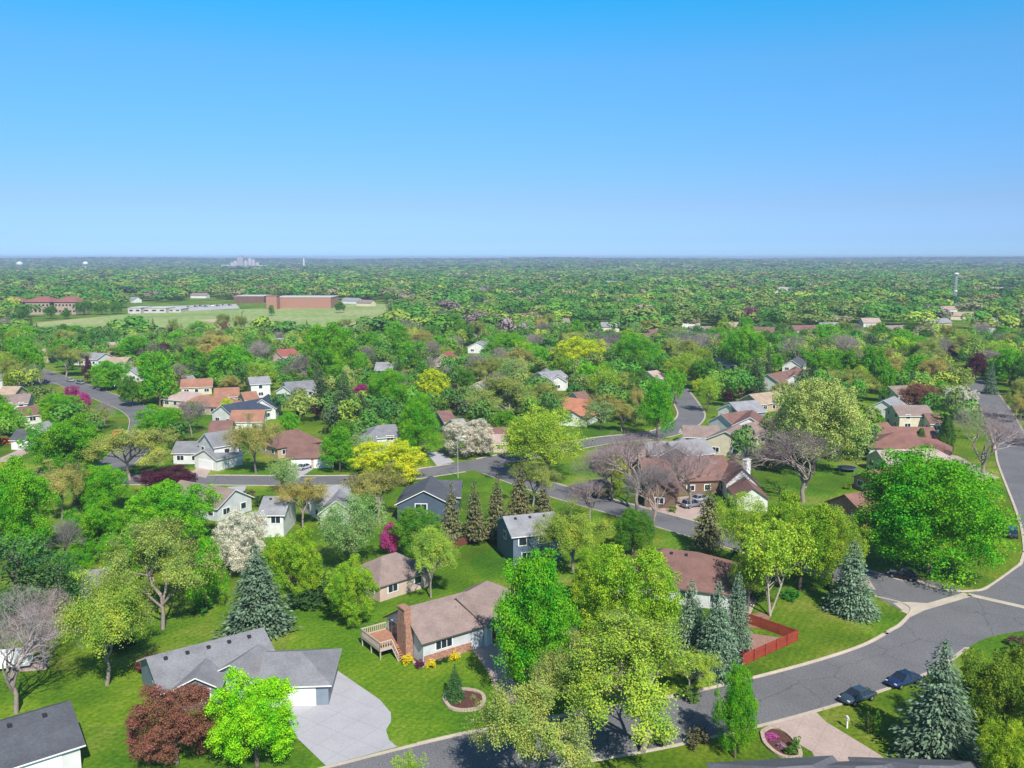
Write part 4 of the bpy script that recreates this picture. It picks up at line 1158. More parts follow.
MR = roofm((0.5, 0.48, 0.46)); MRR = roofm((0.27, 0.115, 0.10)); MW = wallm((0.5, 0.48, 0.46))
block('school_building', 274, 331, 297.5, 308.5, 40, M_BRICK, MR, 'long red brick school behind the playing field', 'school', rows=0)
block('school_building', 234, 264, 296.5, 303, 36, plain('dark_brick', (0.17, 0.09, 0.07), 0.9, 0.2, 0.5), MR, 'dark brown wing left of the red brick school', 'school', rows=0)
block('brick_tower', 266.5, 277, 296, 309.5, 12, M_BRICK, MRR, 'stubby brick tower at the corner of the school', 'tower', rows=0)
block('low_building', 128, 141, 308, 313.5, 26, MW, MR, 'left and smallest of the low white buildings by the school lot', 'building', bays=2)
block('low_building', 142.5, 166, 308.5, 313, 22, MW, MR, 'low white building with wide dark openings by the school lot', 'building', bays=3)
block('low_building', 168, 181, 309, 312.5, 20, MW, MR, 'low pale building nearest the parked cars of the school lot', 'building', bays=2)
for i, (x0, x1, lb) in enumerate(((0, 18, 'red roofed apartment block cut by the left edge'), (26, 50, 'red roofed apartment block in the middle of the far left row'), (55, 76, 'red roofed apartment block nearest the playing field'))):
    r = block('apartment_building', x0, x1, 302.5, 314.5, 24, wallm((0.40, 0.30, 0.24)), MRR, lb, 'apartments', rows=2, bays=6, group='red roofed apartment blocks')
    L = (at(x1, 314).x - at(x0, 314).x)
    h = max(c.bound_box[6][2] for c in r.children)
    gb = MB()
    gb.poly([(-L / 2 - 1, -1, h), (L / 2 + 1, -1, h), (L / 2 - 6, 12, h + 4.5), (-L / 2 + 6, 12, h + 4.5)]); gb.poly([(L / 2 + 1, 25, h), (-L / 2 - 1, 25, h), (-L / 2 + 6, 12, h + 4.5), (L / 2 - 6, 12, h + 4.5)])
    gb.poly([(L / 2 + 1, -1, h), (L / 2 + 1, 25, h), (L / 2 - 6, 12, h + 4.5)]); gb.poly([(-L / 2 - 1, 25, h), (-L / 2 - 1, -1, h), (-L / 2 + 6, 12, h + 4.5)])
    gb.build('hip_roof', MRR, r)
for (x0, x1, yt, yb, lb) in ((772, 792, 288, 293, 'pale grey flat roofed building far behind the bare trees on the right'), (885, 905, 307.5, 310, 'long white store roof in the far clearing on the right'),
                             (922, 934, 286.5, 289.5, 'small white far building left of the lattice mast'), (988, 1022, 288.5, 291, 'long pale far building at the right edge'),
                             (596, 622, 281.5, 284, 'long tan far building above the centre treetops'), (690, 708, 283, 285.5, 'low pale far building right of centre'), (924, 940, 306, 310, 'broad white warehouse beside the far clearing'),
                             (170, 186, 258.8, 261.5, 'long white plant on the far ridge'), (40, 53, 264.5, 267, 'small white building between the two water towers')):
    block('far_building', x0, x1, yt, yb, 40, MW, MR, lb, 'building', bays=4, group='pale buildings in the distance')

# grain elevator on the horizon
g = at(241, 268.6); r = empty('grain_elevator', (g.x, g.y, 0)); tag(r, 'pale grain elevator with silos standing above the horizon', 'grain elevator')
m_ = wallm((0.36, 0.35, 0.38)); u = g.y / FPX
mb = MB(); mb.box((0, 0, 26), (6 * u, 4 * u, 52)); mb.box((0.5 * u, 0, 56), (3.4 * u, 3 * u, 12)); mb.build('tower', m_, r)
for k, (xx, hh) in enumerate(((-8, 26), (-5, 34), (5.5, 34), (9.5, 46), (13, 40), (17, 26))):
    mb = MB(); mb.lathe([(1.9 * u, 0), (1.9 * u, hh), (0.5 * u, hh + 4), (0.01, hh + 4)], 14); o = mb.build('silo', m_, r, True, loc=(xx * u, -2 * u, 0))
mb = MB(); mb.box((-14 * u, 0, 9), (10 * u, 4 * u, 18)); mb.box((22 * u, 0, 8), (8 * u, 4 * u, 16)); mb.build('store', wallm((0.45, 0.44, 0.47)), r)
# water towers
for (x, yt, yb, rad, lb) in ((20, 261.5, 268.5, 3.4, 'white water tower furthest left on the horizon'), (86, 261.5, 271, 2.9, 'white water tower on a thin stem right of the other one')):
    g = at(x, yb); u = g.y / FPX; R_ = rad * u * 0.9
    H_ = HC + (258 - yt) * u
    r = empty('water_tower', (g.x, g.y, 0)); tag(r, lb, 'water tower', 'white water towers')
    mb = MB(); mb.lathe([(R_ * math.sin(t), H_ - R_ * 0.72 - R_ * 0.72 * math.cos(t)) for t in np.linspace(0.25, 3.1, 12)], 16); mb.build('tank', M_WHITE, r, True)
    mb = MB(); mb.lathe([(R_ * 0.5, 0), (R_ * 0.26, 6), (R_ * 0.22, H_ - R_ * 1.6), (R_ * 0.4, H_ - R_ * 1.35)], 12); mb.build('stem', M_WHITE, r, True)
# stack
g = at(304, 269); u = g.y / FPX
mb = MB(); mb.lathe([(1.1 * u, 0), (0.6 * u, 48), (0.5 * u, 48)], 10); o = mb.build('chimney_stack', wallm((0.5, 0.5, 0.52)), None, True, loc=(g.x, g.y, 0)); tag(o, 'thin pale chimney stack on the horizon right of the elevator', 'chimney')
# lattice mast
g = at(954, 309); H_ = HC - (273.5 - 258) * (g.y / FPX) * 1.0
r = empty('radio_mast', (g.x, g.y, 0)); tag(r, 'tall pale grey lattice mast above the trees on the right', 'mast')
mb = MB()
for sx, sy in ((-1, -1), (1, -1), (1, 1), (-1, 1)): mb.tube([(sx * 1.3, sy * 1.3, 0), (sx * 0.7, sy * 0.7, H_)], 0.22, 5)
for k in range(14):
    z0 = H_ * k / 14; z1 = H_ * (k + 1) / 14; a0 = 1.3 - 0.6 * k / 14; a1 = 1.3 - 0.6 * (k + 1) / 14
    for (p, q) in (((-1, -1), (1, -1)), ((1, -1), (1, 1)), ((1, 1), (-1, 1)), ((-1, 1), (-1, -1))):
        mb.tube([(p[0] * a0, p[1] * a0, z0), (q[0] * a1, q[1] * a1, z1)], 0.14, 4)
mb.build('lattice', M_STEEL, r)
mb = MB(); mb.lathe([(2.2, H_ - 0.6), (2.4, H_ + 0.4), (1.2, H_ + 1.0), (0.01, H_ + 1)], 10); mb.build('antenna_platform', M_WHITE, r)
mb = MB(); mb.lathe([(1.9, H_ * 0.5), (1.9, H_ * 0.53), (0.9, H_ * 0.53)], 10); mb.build('antenna_ring', M_WHITE, r)

# playing field
sheet('sports_field', [at(x, y) for x, y in ((4, 338), (20, 324), (120, 315), (185, 311), (300, 307.5), (372, 303), (398, 306), (380, 326), (320, 331), (250, 334), (150, 336), (80, 340))], 0.05, M_FIELD)
sheet('infield', [at(x, y) for x, y in ((196, 320), (225, 318.5), (236, 320.5), (215, 322.5))], 0.09, plain('infield_clay', (0.5, 0.36, 0.25), 0.95, 0.1, 0.05))
sheet('parking_lot', [at(x, y) for x, y in ((130, 314), (240, 308.5), (236, 304), (130, 307))], 0.04, plain('pale_asphalt', (0.42, 0.40, 0.39), 0.95, 0.1, 0.05))

# ------------------------------------------------------------------ vehicles
def body_loft(secs, n=14):
    mb = MB(); k = len(secs)
    for (x, hwid, z0, z1, tw) in secs:
        for q in range(n):
            th = 2 * math.pi * q / n
            c, s = math.cos(th), math.sin(th)
            yy = hwid * (abs(c) ** 0.45) * (1 if c > 0 else -1); zz = (z0 + z1) / 2 + (z1 - z0) / 2 * (abs(s) ** 0.45) * (1 if s > 0 else -1)
            if zz > (z0 + z1) / 2: yy *= tw
            mb.v.append((x, yy, zz))
    for j in range(k - 1):
        for q in range(n):
            q2 = (q + 1) % n
            mb.f.append((j * n + q, (j + 1) * n + q, (j + 1) * n + q2, j * n + q2)); mb.mi.append(0)
    mb.f.append(tuple(range(n))); mb.mi.append(0); mb.f.append(tuple(reversed(range((k - 1) * n, k * n)))); mb.mi.append(0)
    return mb


def make_car(name, suv):
    r = empty(name, (0, 0, 0))
    zt = 1.72 if suv else 1.44
    zh = 1.0 if suv else 0.88
    b = body_loft([(-2.3, .72, .42, zh - .12, .95), (-2.2, .84, .32, zh, .94), (-1.2, .9, .26, zh + .06, .93), (0, .91, .25, zh + .04, .93), (1.1, .9, .26, zh + .01, .93), (2.0, .84, .3, zh - .1, .9), (2.28, .7, .4, zh - .25, .9)])
    body = b.build('body', M_PAINT, r, True)
    x0, x1, x2, x3 = (-2.1, -1.85, 0.35, 1.15) if suv else (-1.75, -1.0, 0.3, 1.15)
    g = MB()
    lo = zh - 0.02
    w0, w1 = 0.82, 0.64
    g.hexa([(x0, -w0, lo), (x3, -w0, lo), (x3, w0, lo), (x0, w0, lo)], [(x1, -w1, zt - .05), (x2, -w1, zt - .05), (x2, w1, zt - .05), (x1, w1, zt - .05)])
    g.build('windows', M_GLASS, r)
    t = MB(); t.hexa([(x1 - .05, -w1 - .03, zt - .06), (x2 + .06, -w1 - .03, zt - .06), (x2 + .06, w1 + .03, zt - .06), (x1 - .05, w1 + .03, zt - .06)], [(x1 + .1, -w1 + .08, zt), (x2 - .1, -w1 + .08, zt), (x2 - .1, w1 - .08, zt), (x1 + .1, w1 - .08, zt)])
    for sy in (-1, 1):
        for (xa, xb) in ((x0, x1), (x3, x2), (-0.35, -0.35)):
            t.tube([(xa, sy * (w0 + .01), lo), (xb, sy * (w1 + .01), zt - .04)], 0.05, 4)
    t.build('roof', M_PAINT, r)
    for sx in (-1.38, 1.4):
        for sy in (-1, 1):
            w = empty('wheel', (sx, sy * 0.82, 0.33)); w.parent = r
            tb = MB(); tb.tube([(0, -.11, 0), (0, .11, 0)], .33, 16); tb.build('tyre', M_TYRE, w)
            rb = MB(); rb.tube([(0, -.12, 0), (0, .12, 0)], .2, 10); rb.build('rim', M_RIM, w)
    for sy in (-1, 1):
        h = MB(); h.box((2.13, sy * .62, zh - .2), (.14, .26, .1)); h.build('headlight', M_LAMP, r)
        h = MB(); h.box((-2.26, sy * .64, zh - .18), (.1, .3, .16)); h.build('tail_light', M_TAIL, r)
    return r


PROTO = {}


def car(px, py, ang, colr, label, suv=False, z=0.03, group='parked cars'):
    if suv not in PROTO:
        PROTO[suv] = make_car('parked_car', suv); o = PROTO[suv]
    else:
        o = copy_tree(PROTO[suv])
    g = at(px, py)
    o.location = (g.x, g.y, z); o.rotation_euler = (0, 0, math.radians(ang))
    for ch in o.children:
        if ch.name.split('.')[0] in ('body', 'roof'): ch.color = (*colr, 1)
    tag(o, label, 'car', group)
    return o


car(857, 700.5, 207, (0.055, 0.085, 0.115), 'slate blue sedan parked at the kerb beside the lawn')
car(903, 684, 207, (0.02, 0.04, 0.13), 'dark blue car parked at the kerb, half behind the big spruce')
car(304.5, 469, 60, (0.55, 0.58, 0.65), 'silver car on the white drive of the brown roofed house')
car(206, 464.5, 75, (0.02, 0.022, 0.03), 'dark car in front of the white garage of the two storey house', True)
car(700, 501, 30, (0.5, 0.52, 0.56), 'silver car on the drive behind the bare trees')
car(692, 507, 30, (0.25, 0.26, 0.3), 'grey car beside the silver one on the drive behind the bare trees', True)
car(1012, 536, 62, (0.03, 0.05, 0.12), 'dark blue car on the drive at the right edge by the big maple', True)
car(903, 578.5, 140, (0.02, 0.02, 0.025), 'black car in the shade below the big maple')
car(80, 384, 140, (0.35, 0.37, 0.4), 'grey car at the kerb of the left street', True)
car(70, 381.5, 140, (0.6, 0.6, 0.6), 'white car at the kerb of the left street')
car(103, 390, 20, (0.12, 0.13, 0.15), 'dark grey car on a drive by the hedge of the left street')
car(112, 388, 20, (0.6, 0.6, 0.6), 'white car on a drive by the hedge of the left street', True)
for k, (x, y) in enumerate(((189, 307.5), (196, 307.2), (201, 306.6), (206, 307), (212, 306.2), (218, 306.4), (224, 305.8), (230, 305.8))):
    cc, cw = rng.choice((((0.05, 0.06, 0.1), 'dark blue'), ((0.6, 0.6, 0.6), 'white'), ((0.2, 0.2, 0.22), 'grey'), ((0.03, 0.03, 0.04), 'black')))
    car(x, y, 15, cc, 'tiny %s car, %s from the left in the lot beside the school' % (cw, ('first', 'second', 'third', 'fourth', 'fifth', 'sixth', 'seventh', 'last')[k]), True, 0.08, 'cars in the school lot')

# ------------------------------------------------------------------ fences and small things
def fence(px, h, mats, label, name='board_fence', z0=0.0, gap=0.03):
    P = [at(x, y) for x, y in px]; c = P[0]
    r = empty(name, (c.x, c.y, 0)); tag(r, label, 'fence')
    for i in range(len(P) - 1):
        d = P[i + 1] - P[i]; L = d.length; d.normalize(); rz = math.atan2(d.y, d.x)
        mb = MB(); n = max(1, int(L / 0.16))
        for k in range(n):
            q = P[i] - c + d * L * (k + 0.5) / n; mb.box((q.x, q.y, h / 2 + 0.03), (L / n - gap, 0.04, h - 0.02 + rng.uniform(-.03, .03)), rz)
        mb.build('board_panel', mats, r)
        rb = MB()
        nn = Vector((d.y, -d.x, 0)) * 0.06
        for z in (0.3, h - 0.25):
            q = (P[i] + P[i + 1]) / 2 - c - nn; rb.box((q.x, q.y, z), (L, 0.06, 0.1), rz)
        rb.build('rail', mats, r)
        m = max(1, round(L / 2.4))
        for k in range(m + 1):
            if k == 0 and i: continue
            q = P[i] - c + d * L * k / m - nn * 1.8; pb = MB(); pb.box((q.x, q.y, h / 2 + 0.05), (0.12, 0.12, h + 0.1), rz); pb.build('post', mats, r)
    return r


fence([(743, 622), (797, 641), (742, 666)], 1.5, M_REDWOOD, 'red board fence around the patio beside the curved road')
fence([(28, 647), (60, 638), (82, 630)], 1.6, M_GREYWOOD, 'weathered grey board fence behind the bare tree')
fence([(-8, 444), (15, 444)], 1.7, plain('orange_wood', (0.55, 0.12, 0.04), 0.8, 0.15, 1), 'bright orange board fence near the left edge')
fence([(113, 438), (121, 436)], 1.8, MATS['orange_wood'], 'short orange board fence by the bend of the left street')
fence([(450, 548), (475, 543), (512, 533)], 1.4, M_REDBROWN, 'brown board fence under the row of thin spruces')
# trampoline
g = at(847, 471); r = empty('trampoline', (g.x, g.y, 0)); tag(r, 'round trampoline with a dark mat on the lawn behind the lime trees', 'trampoline')
mb = MB(); mb.lathe([(0.01, 0.86), (1.9, 0.88)], 20); mb.build('mat', M_DARK, r)
mb = MB(); mb.lathe([(1.9, 0.86), (2.3, 0.84), (2.3, 0.92), (1.9, 0.93)], 20); mb.build('pad', plain('teal_pad', (0.05, 0.14, 0.18), 0.6, 0.1, 2), r)
for k in range(4):
    a = k * math.pi / 2 + .4; mb = MB(); mb.tube([(2.2 * math.cos(a), 2.2 * math.sin(a), 0), (2.2 * math.cos(a), 2.2 * math.sin(a), 0.86)], 0.05, 6); mb.build('leg', M_STEEL, r)
# street light
g = at(458, 478); r = empty('street_lamp', (g.x, g.y, 0)); tag(r, 'slim pale street lamp on the grass beside the middle street', 'street lamp')
hz = 9.5
mb = MB(); mb.tube([(0, 0, 0), (0, 0, hz)], [0.11, 0.06], 8); mb.build('pole', M_STEEL, r)
mb = MB(); mb.tube([(0, 0, hz - .1), (1.2, 0, hz + .2)], 0.05, 6); mb.build('arm', M_STEEL, r)
mb = MB(); mb.box((1.5, 0, hz + .2), (0.8, 0.3, 0.16)); mb.build('lamp_head', M_WHITE, r)
# mailbox
g = at(847, 728); r = empty('mailbox', (g.x, g.y, 0)); tag(r, 'white mailbox post on the lawn beside the pinkish driveway', 'mailbox')
mb = MB(); mb.box((0, 0, .5), (.14, .14, 1.0)); mb.build('post', M_WHITE, r)
mb = MB(); mb.box((0, 0, 1.12), (.24, .5, .2)); mb.tube([(0, -.25, 1.22), (0, .25, 1.22)], .12, 10); mb.build('box', M_WHITE, r)
# house stack of patio chairs by the tan house: a table with an umbrella folded
g = at(404, 591); r = empty('patio_table', (g.x, g.y, 0)); tag(r, 'round patio table on the terrace of the small tan house', 'table')
mb = MB(); mb.lathe([(0.01, .72), (.7, .72), (.7, .76), (.01, .77)], 14); mb.build('tabletop', plain('lilac_top', (.35, .33, .6), .5, .05, 2), r)
mb = MB(); mb.tube([(0, 0, 0), (0, 0, .72)], .06, 6); mb.lathe([(.3, 0), (.3, .05), (.05, .08)], 10); mb.build('pedestal', M_DARK, r)
# canvas covered trailer behind the bare tree
g = at(12, 668); r = empty('covered_trailer', (g.x, g.y, 0), 0.3); tag(r, 'white covered trailer behind the bare tree at the left edge', 'trailer')
mb = MB(); mb.hexa([(-2.2, -1, .5), (2.2, -1, .5), (2.2, 1, .5), (-2.2, 1, .5)], [(-2.1, -.9, 2.2), (1.9, -.9, 2.1), (1.9, .9, 2.1), (-2.1, .9, 2.2)]); mb.build('body', M_WHITE, r)
for sy in (-1, 1):
    mb = MB(); mb.tube([(0, sy * 1.02, .33), (0, sy * 1.2, .33)], .33, 14); mb.build('wheel', M_TYRE, r)
mb = MB(); mb.tube([(2.2, 0, .5), (3.4, 0, .45)], .06, 6); mb.build('hitch', M_DARK, r)

# ------------------------------------------------------------------ shrubs
def shrub(px, py, wpx, hm, c, label, name='shrub', group='garden shrubs'):
    g = at(px, py); w = wpx * (g.y * CP + HC * SP) / FPX
    me = FORM['shrub'][rng.randrange(2)][1]
    o = bpy.data.objects.new(name, me); COL.objects.link(o)
    o.location = (g.x, g.y, 0.02); o.scale = (w, w, hm); o.rotation_euler = (0, 0, rng.uniform(0, 6)); o.color = (*c, 1)
    tag(o, label, 'shrub', group)
    return o


YEL = (0.75, 0.60, 0.01); DKG = (0.03, 0.08, 0.02); MIDG = (0.08, 0.2, 0.02)
shrub(408, 664, 15, 1.3, YEL, 'yellow shrub nearest the brick chimney')
shrub(431, 668, 13, 1.2, YEL, 'yellow shrub at the corner of the mulch bed by the tan house')
shrub(455, 660, 12, 1.2, YEL, 'yellow shrub by the entrance of the tan roofed house')
shrub(420, 668, 12, 1.1, (0.13, 0.03, 0.08), 'purple shrub between two yellow ones by the tan house')
shrub(439, 664, 9, 0.7, DKG, 'low dark green shrub right of the corner yellow shrub')
shrub(446, 662, 9, 0.7, DKG, 'low dark green shrub before the window of the tan house')
shrub(473, 699, 7, 0.5, (0.3, 0.32, 0.12), 'small pale shrub at the right end of the kidney shaped bed')
shrub(458, 703, 8, 0.45, (0.32, 0.3, 0.12), 'small straw coloured shrub at the foot of the little conifer')
shrub(868, 733, 10, 2.4, (0.10, 0.16, 0.03), 'upright olive shrub in the shadow of the big spruce', )
shrub(877, 735, 11, 2.7, (0.13, 0.3, 0.02), 'upright bright green shrub in the shadow of the big spruce')
shrub(772, 739, 16, 0.5, (0.5, 0.1, 0.35), 'pink blooming patch of shrub in the curved flower bed', 'flowering_shrub')
shrub(781, 748, 10, 0.6, (0.4, 0.25, 0.35), 'pale pink shrub in the curved flower bed', 'flowering_shrub')
shrub(790, 755, 14, 1.0, MIDG, 'round green shrub at the front of the flower bed')
shrub(797, 750, 10, 1.6, (0.12, 0.28, 0.03), 'taller bright green shrub beside the pinkish driveway')
shrub(745, 688 - 30, 14, 1.2, (0.16, 0.05, 0.08), 'dusky purple shrub at the near corner of the red fence')
shrub(760, 600, 20, 1.5, DKG, 'dark shrub under the pale forked trunks')
shrub(790, 598, 26, 1.3, (0.05, 0.22, 0.02), 'low bright green shrub beyond the pale forked trunks')
shrub(848, 489, 10, 1.2, (0.2, 0.3, 0.02), 'lime round shrub on the lawn by the red brick house')
shrub(1018, 646, 22, 1.4, (0.15, 0.10, 0.06), 'brown hedge like shrub at the right edge below the road')
shrub(1018, 655, 26, 1.6, MIDG, 'green shrub beside the brown one at the right edge')
shrub(302, 628 - 20, 40, 2.6, (0.05, 0.12, 0.03), 'dark wide shrub right of the big blue spruce')
shrub(330, 604, 44, 3.2, (0.045, 0.11, 0.03), 'dark wide shrub left of the bright yellow green tree')
shrub(318, 592, 40, 4.0, (0.055, 0.13, 0.04), 'tall sage dark shrub behind the lawn edge')
shrub(120, 650, 34, 2.2, DKG, 'dark shrub behind the thin lime tree of the left lawn')
shrub(200, 612, 26, 2.2, (0.05, 0.2, 0.02), 'green shrub in front of the cream blossom tree')
shrub(182, 459, 9, 2.6, DKG, 'dark clipped shrub at the corner of the white two storey house')
shrub(174, 455, 14, 5.2, (0.06, 0.14, 0.02), 'tall rounded evergreen shrub left of the white two storey house')
shrub(249, 500, 16, 2.4, (0.15, 0.14, 0.06), 'straw coloured shrub on the lawn beside the pale blue gable')
shrub(262, 506, 18, 2.4, (0.06, 0.13, 0.03), 'green shrub left of the grey roof with the orange deck')
shrub(735, 556, 12, 1.4, (0.06, 0.13, 0.03), 'shrub right of the brown hip roof')
shrub(838, 592, 30, 1.5, DKG, 'dark low shrub left of the pale spruce')
shrub(300, 417, 14, 2.5, DKG, 'dark shrub behind the brown roofed house')
shrub(672, 512, 10, 1.5, (0.2, 0.28, 0.03), 'yellow green shrub at the kerb below the bare trees')
shrub(602, 497, 22, 2.2, (0.17, 0.15, 0.09), 'brownish shrub at the kerb of the middle street')
shrub(475, 425, 20, 2.6, (0.07, 0.16, 0.05), 'grey green shrub behind the white blossoming tree')
shrub(650, 665, 20, 1.6, (0.16, 0.25, 0.06), 'pale green shrub behind the kerb of the curved road')
shrub(690, 700, 26, 1.6, (0.12, 0.22, 0.04), 'green shrub on the kerb side left of the bright column')
shrub(697, 745, 30, 2.0, (0.14, 0.13, 0.06), 'brownish shrub at the kerb left of the bright columnar tree')
shrub(655, 742, 36, 2.2, (0.17, 0.24, 0.04), 'lime shrub between the road and the lower lawn')
for k, (x, y) in enumerate(((402, 586), (411, 588))):
    shrub(x, y, 7, .8, (0.3, 0.28, 0.45), 'small pale shrub on the terrace of the small tan house')

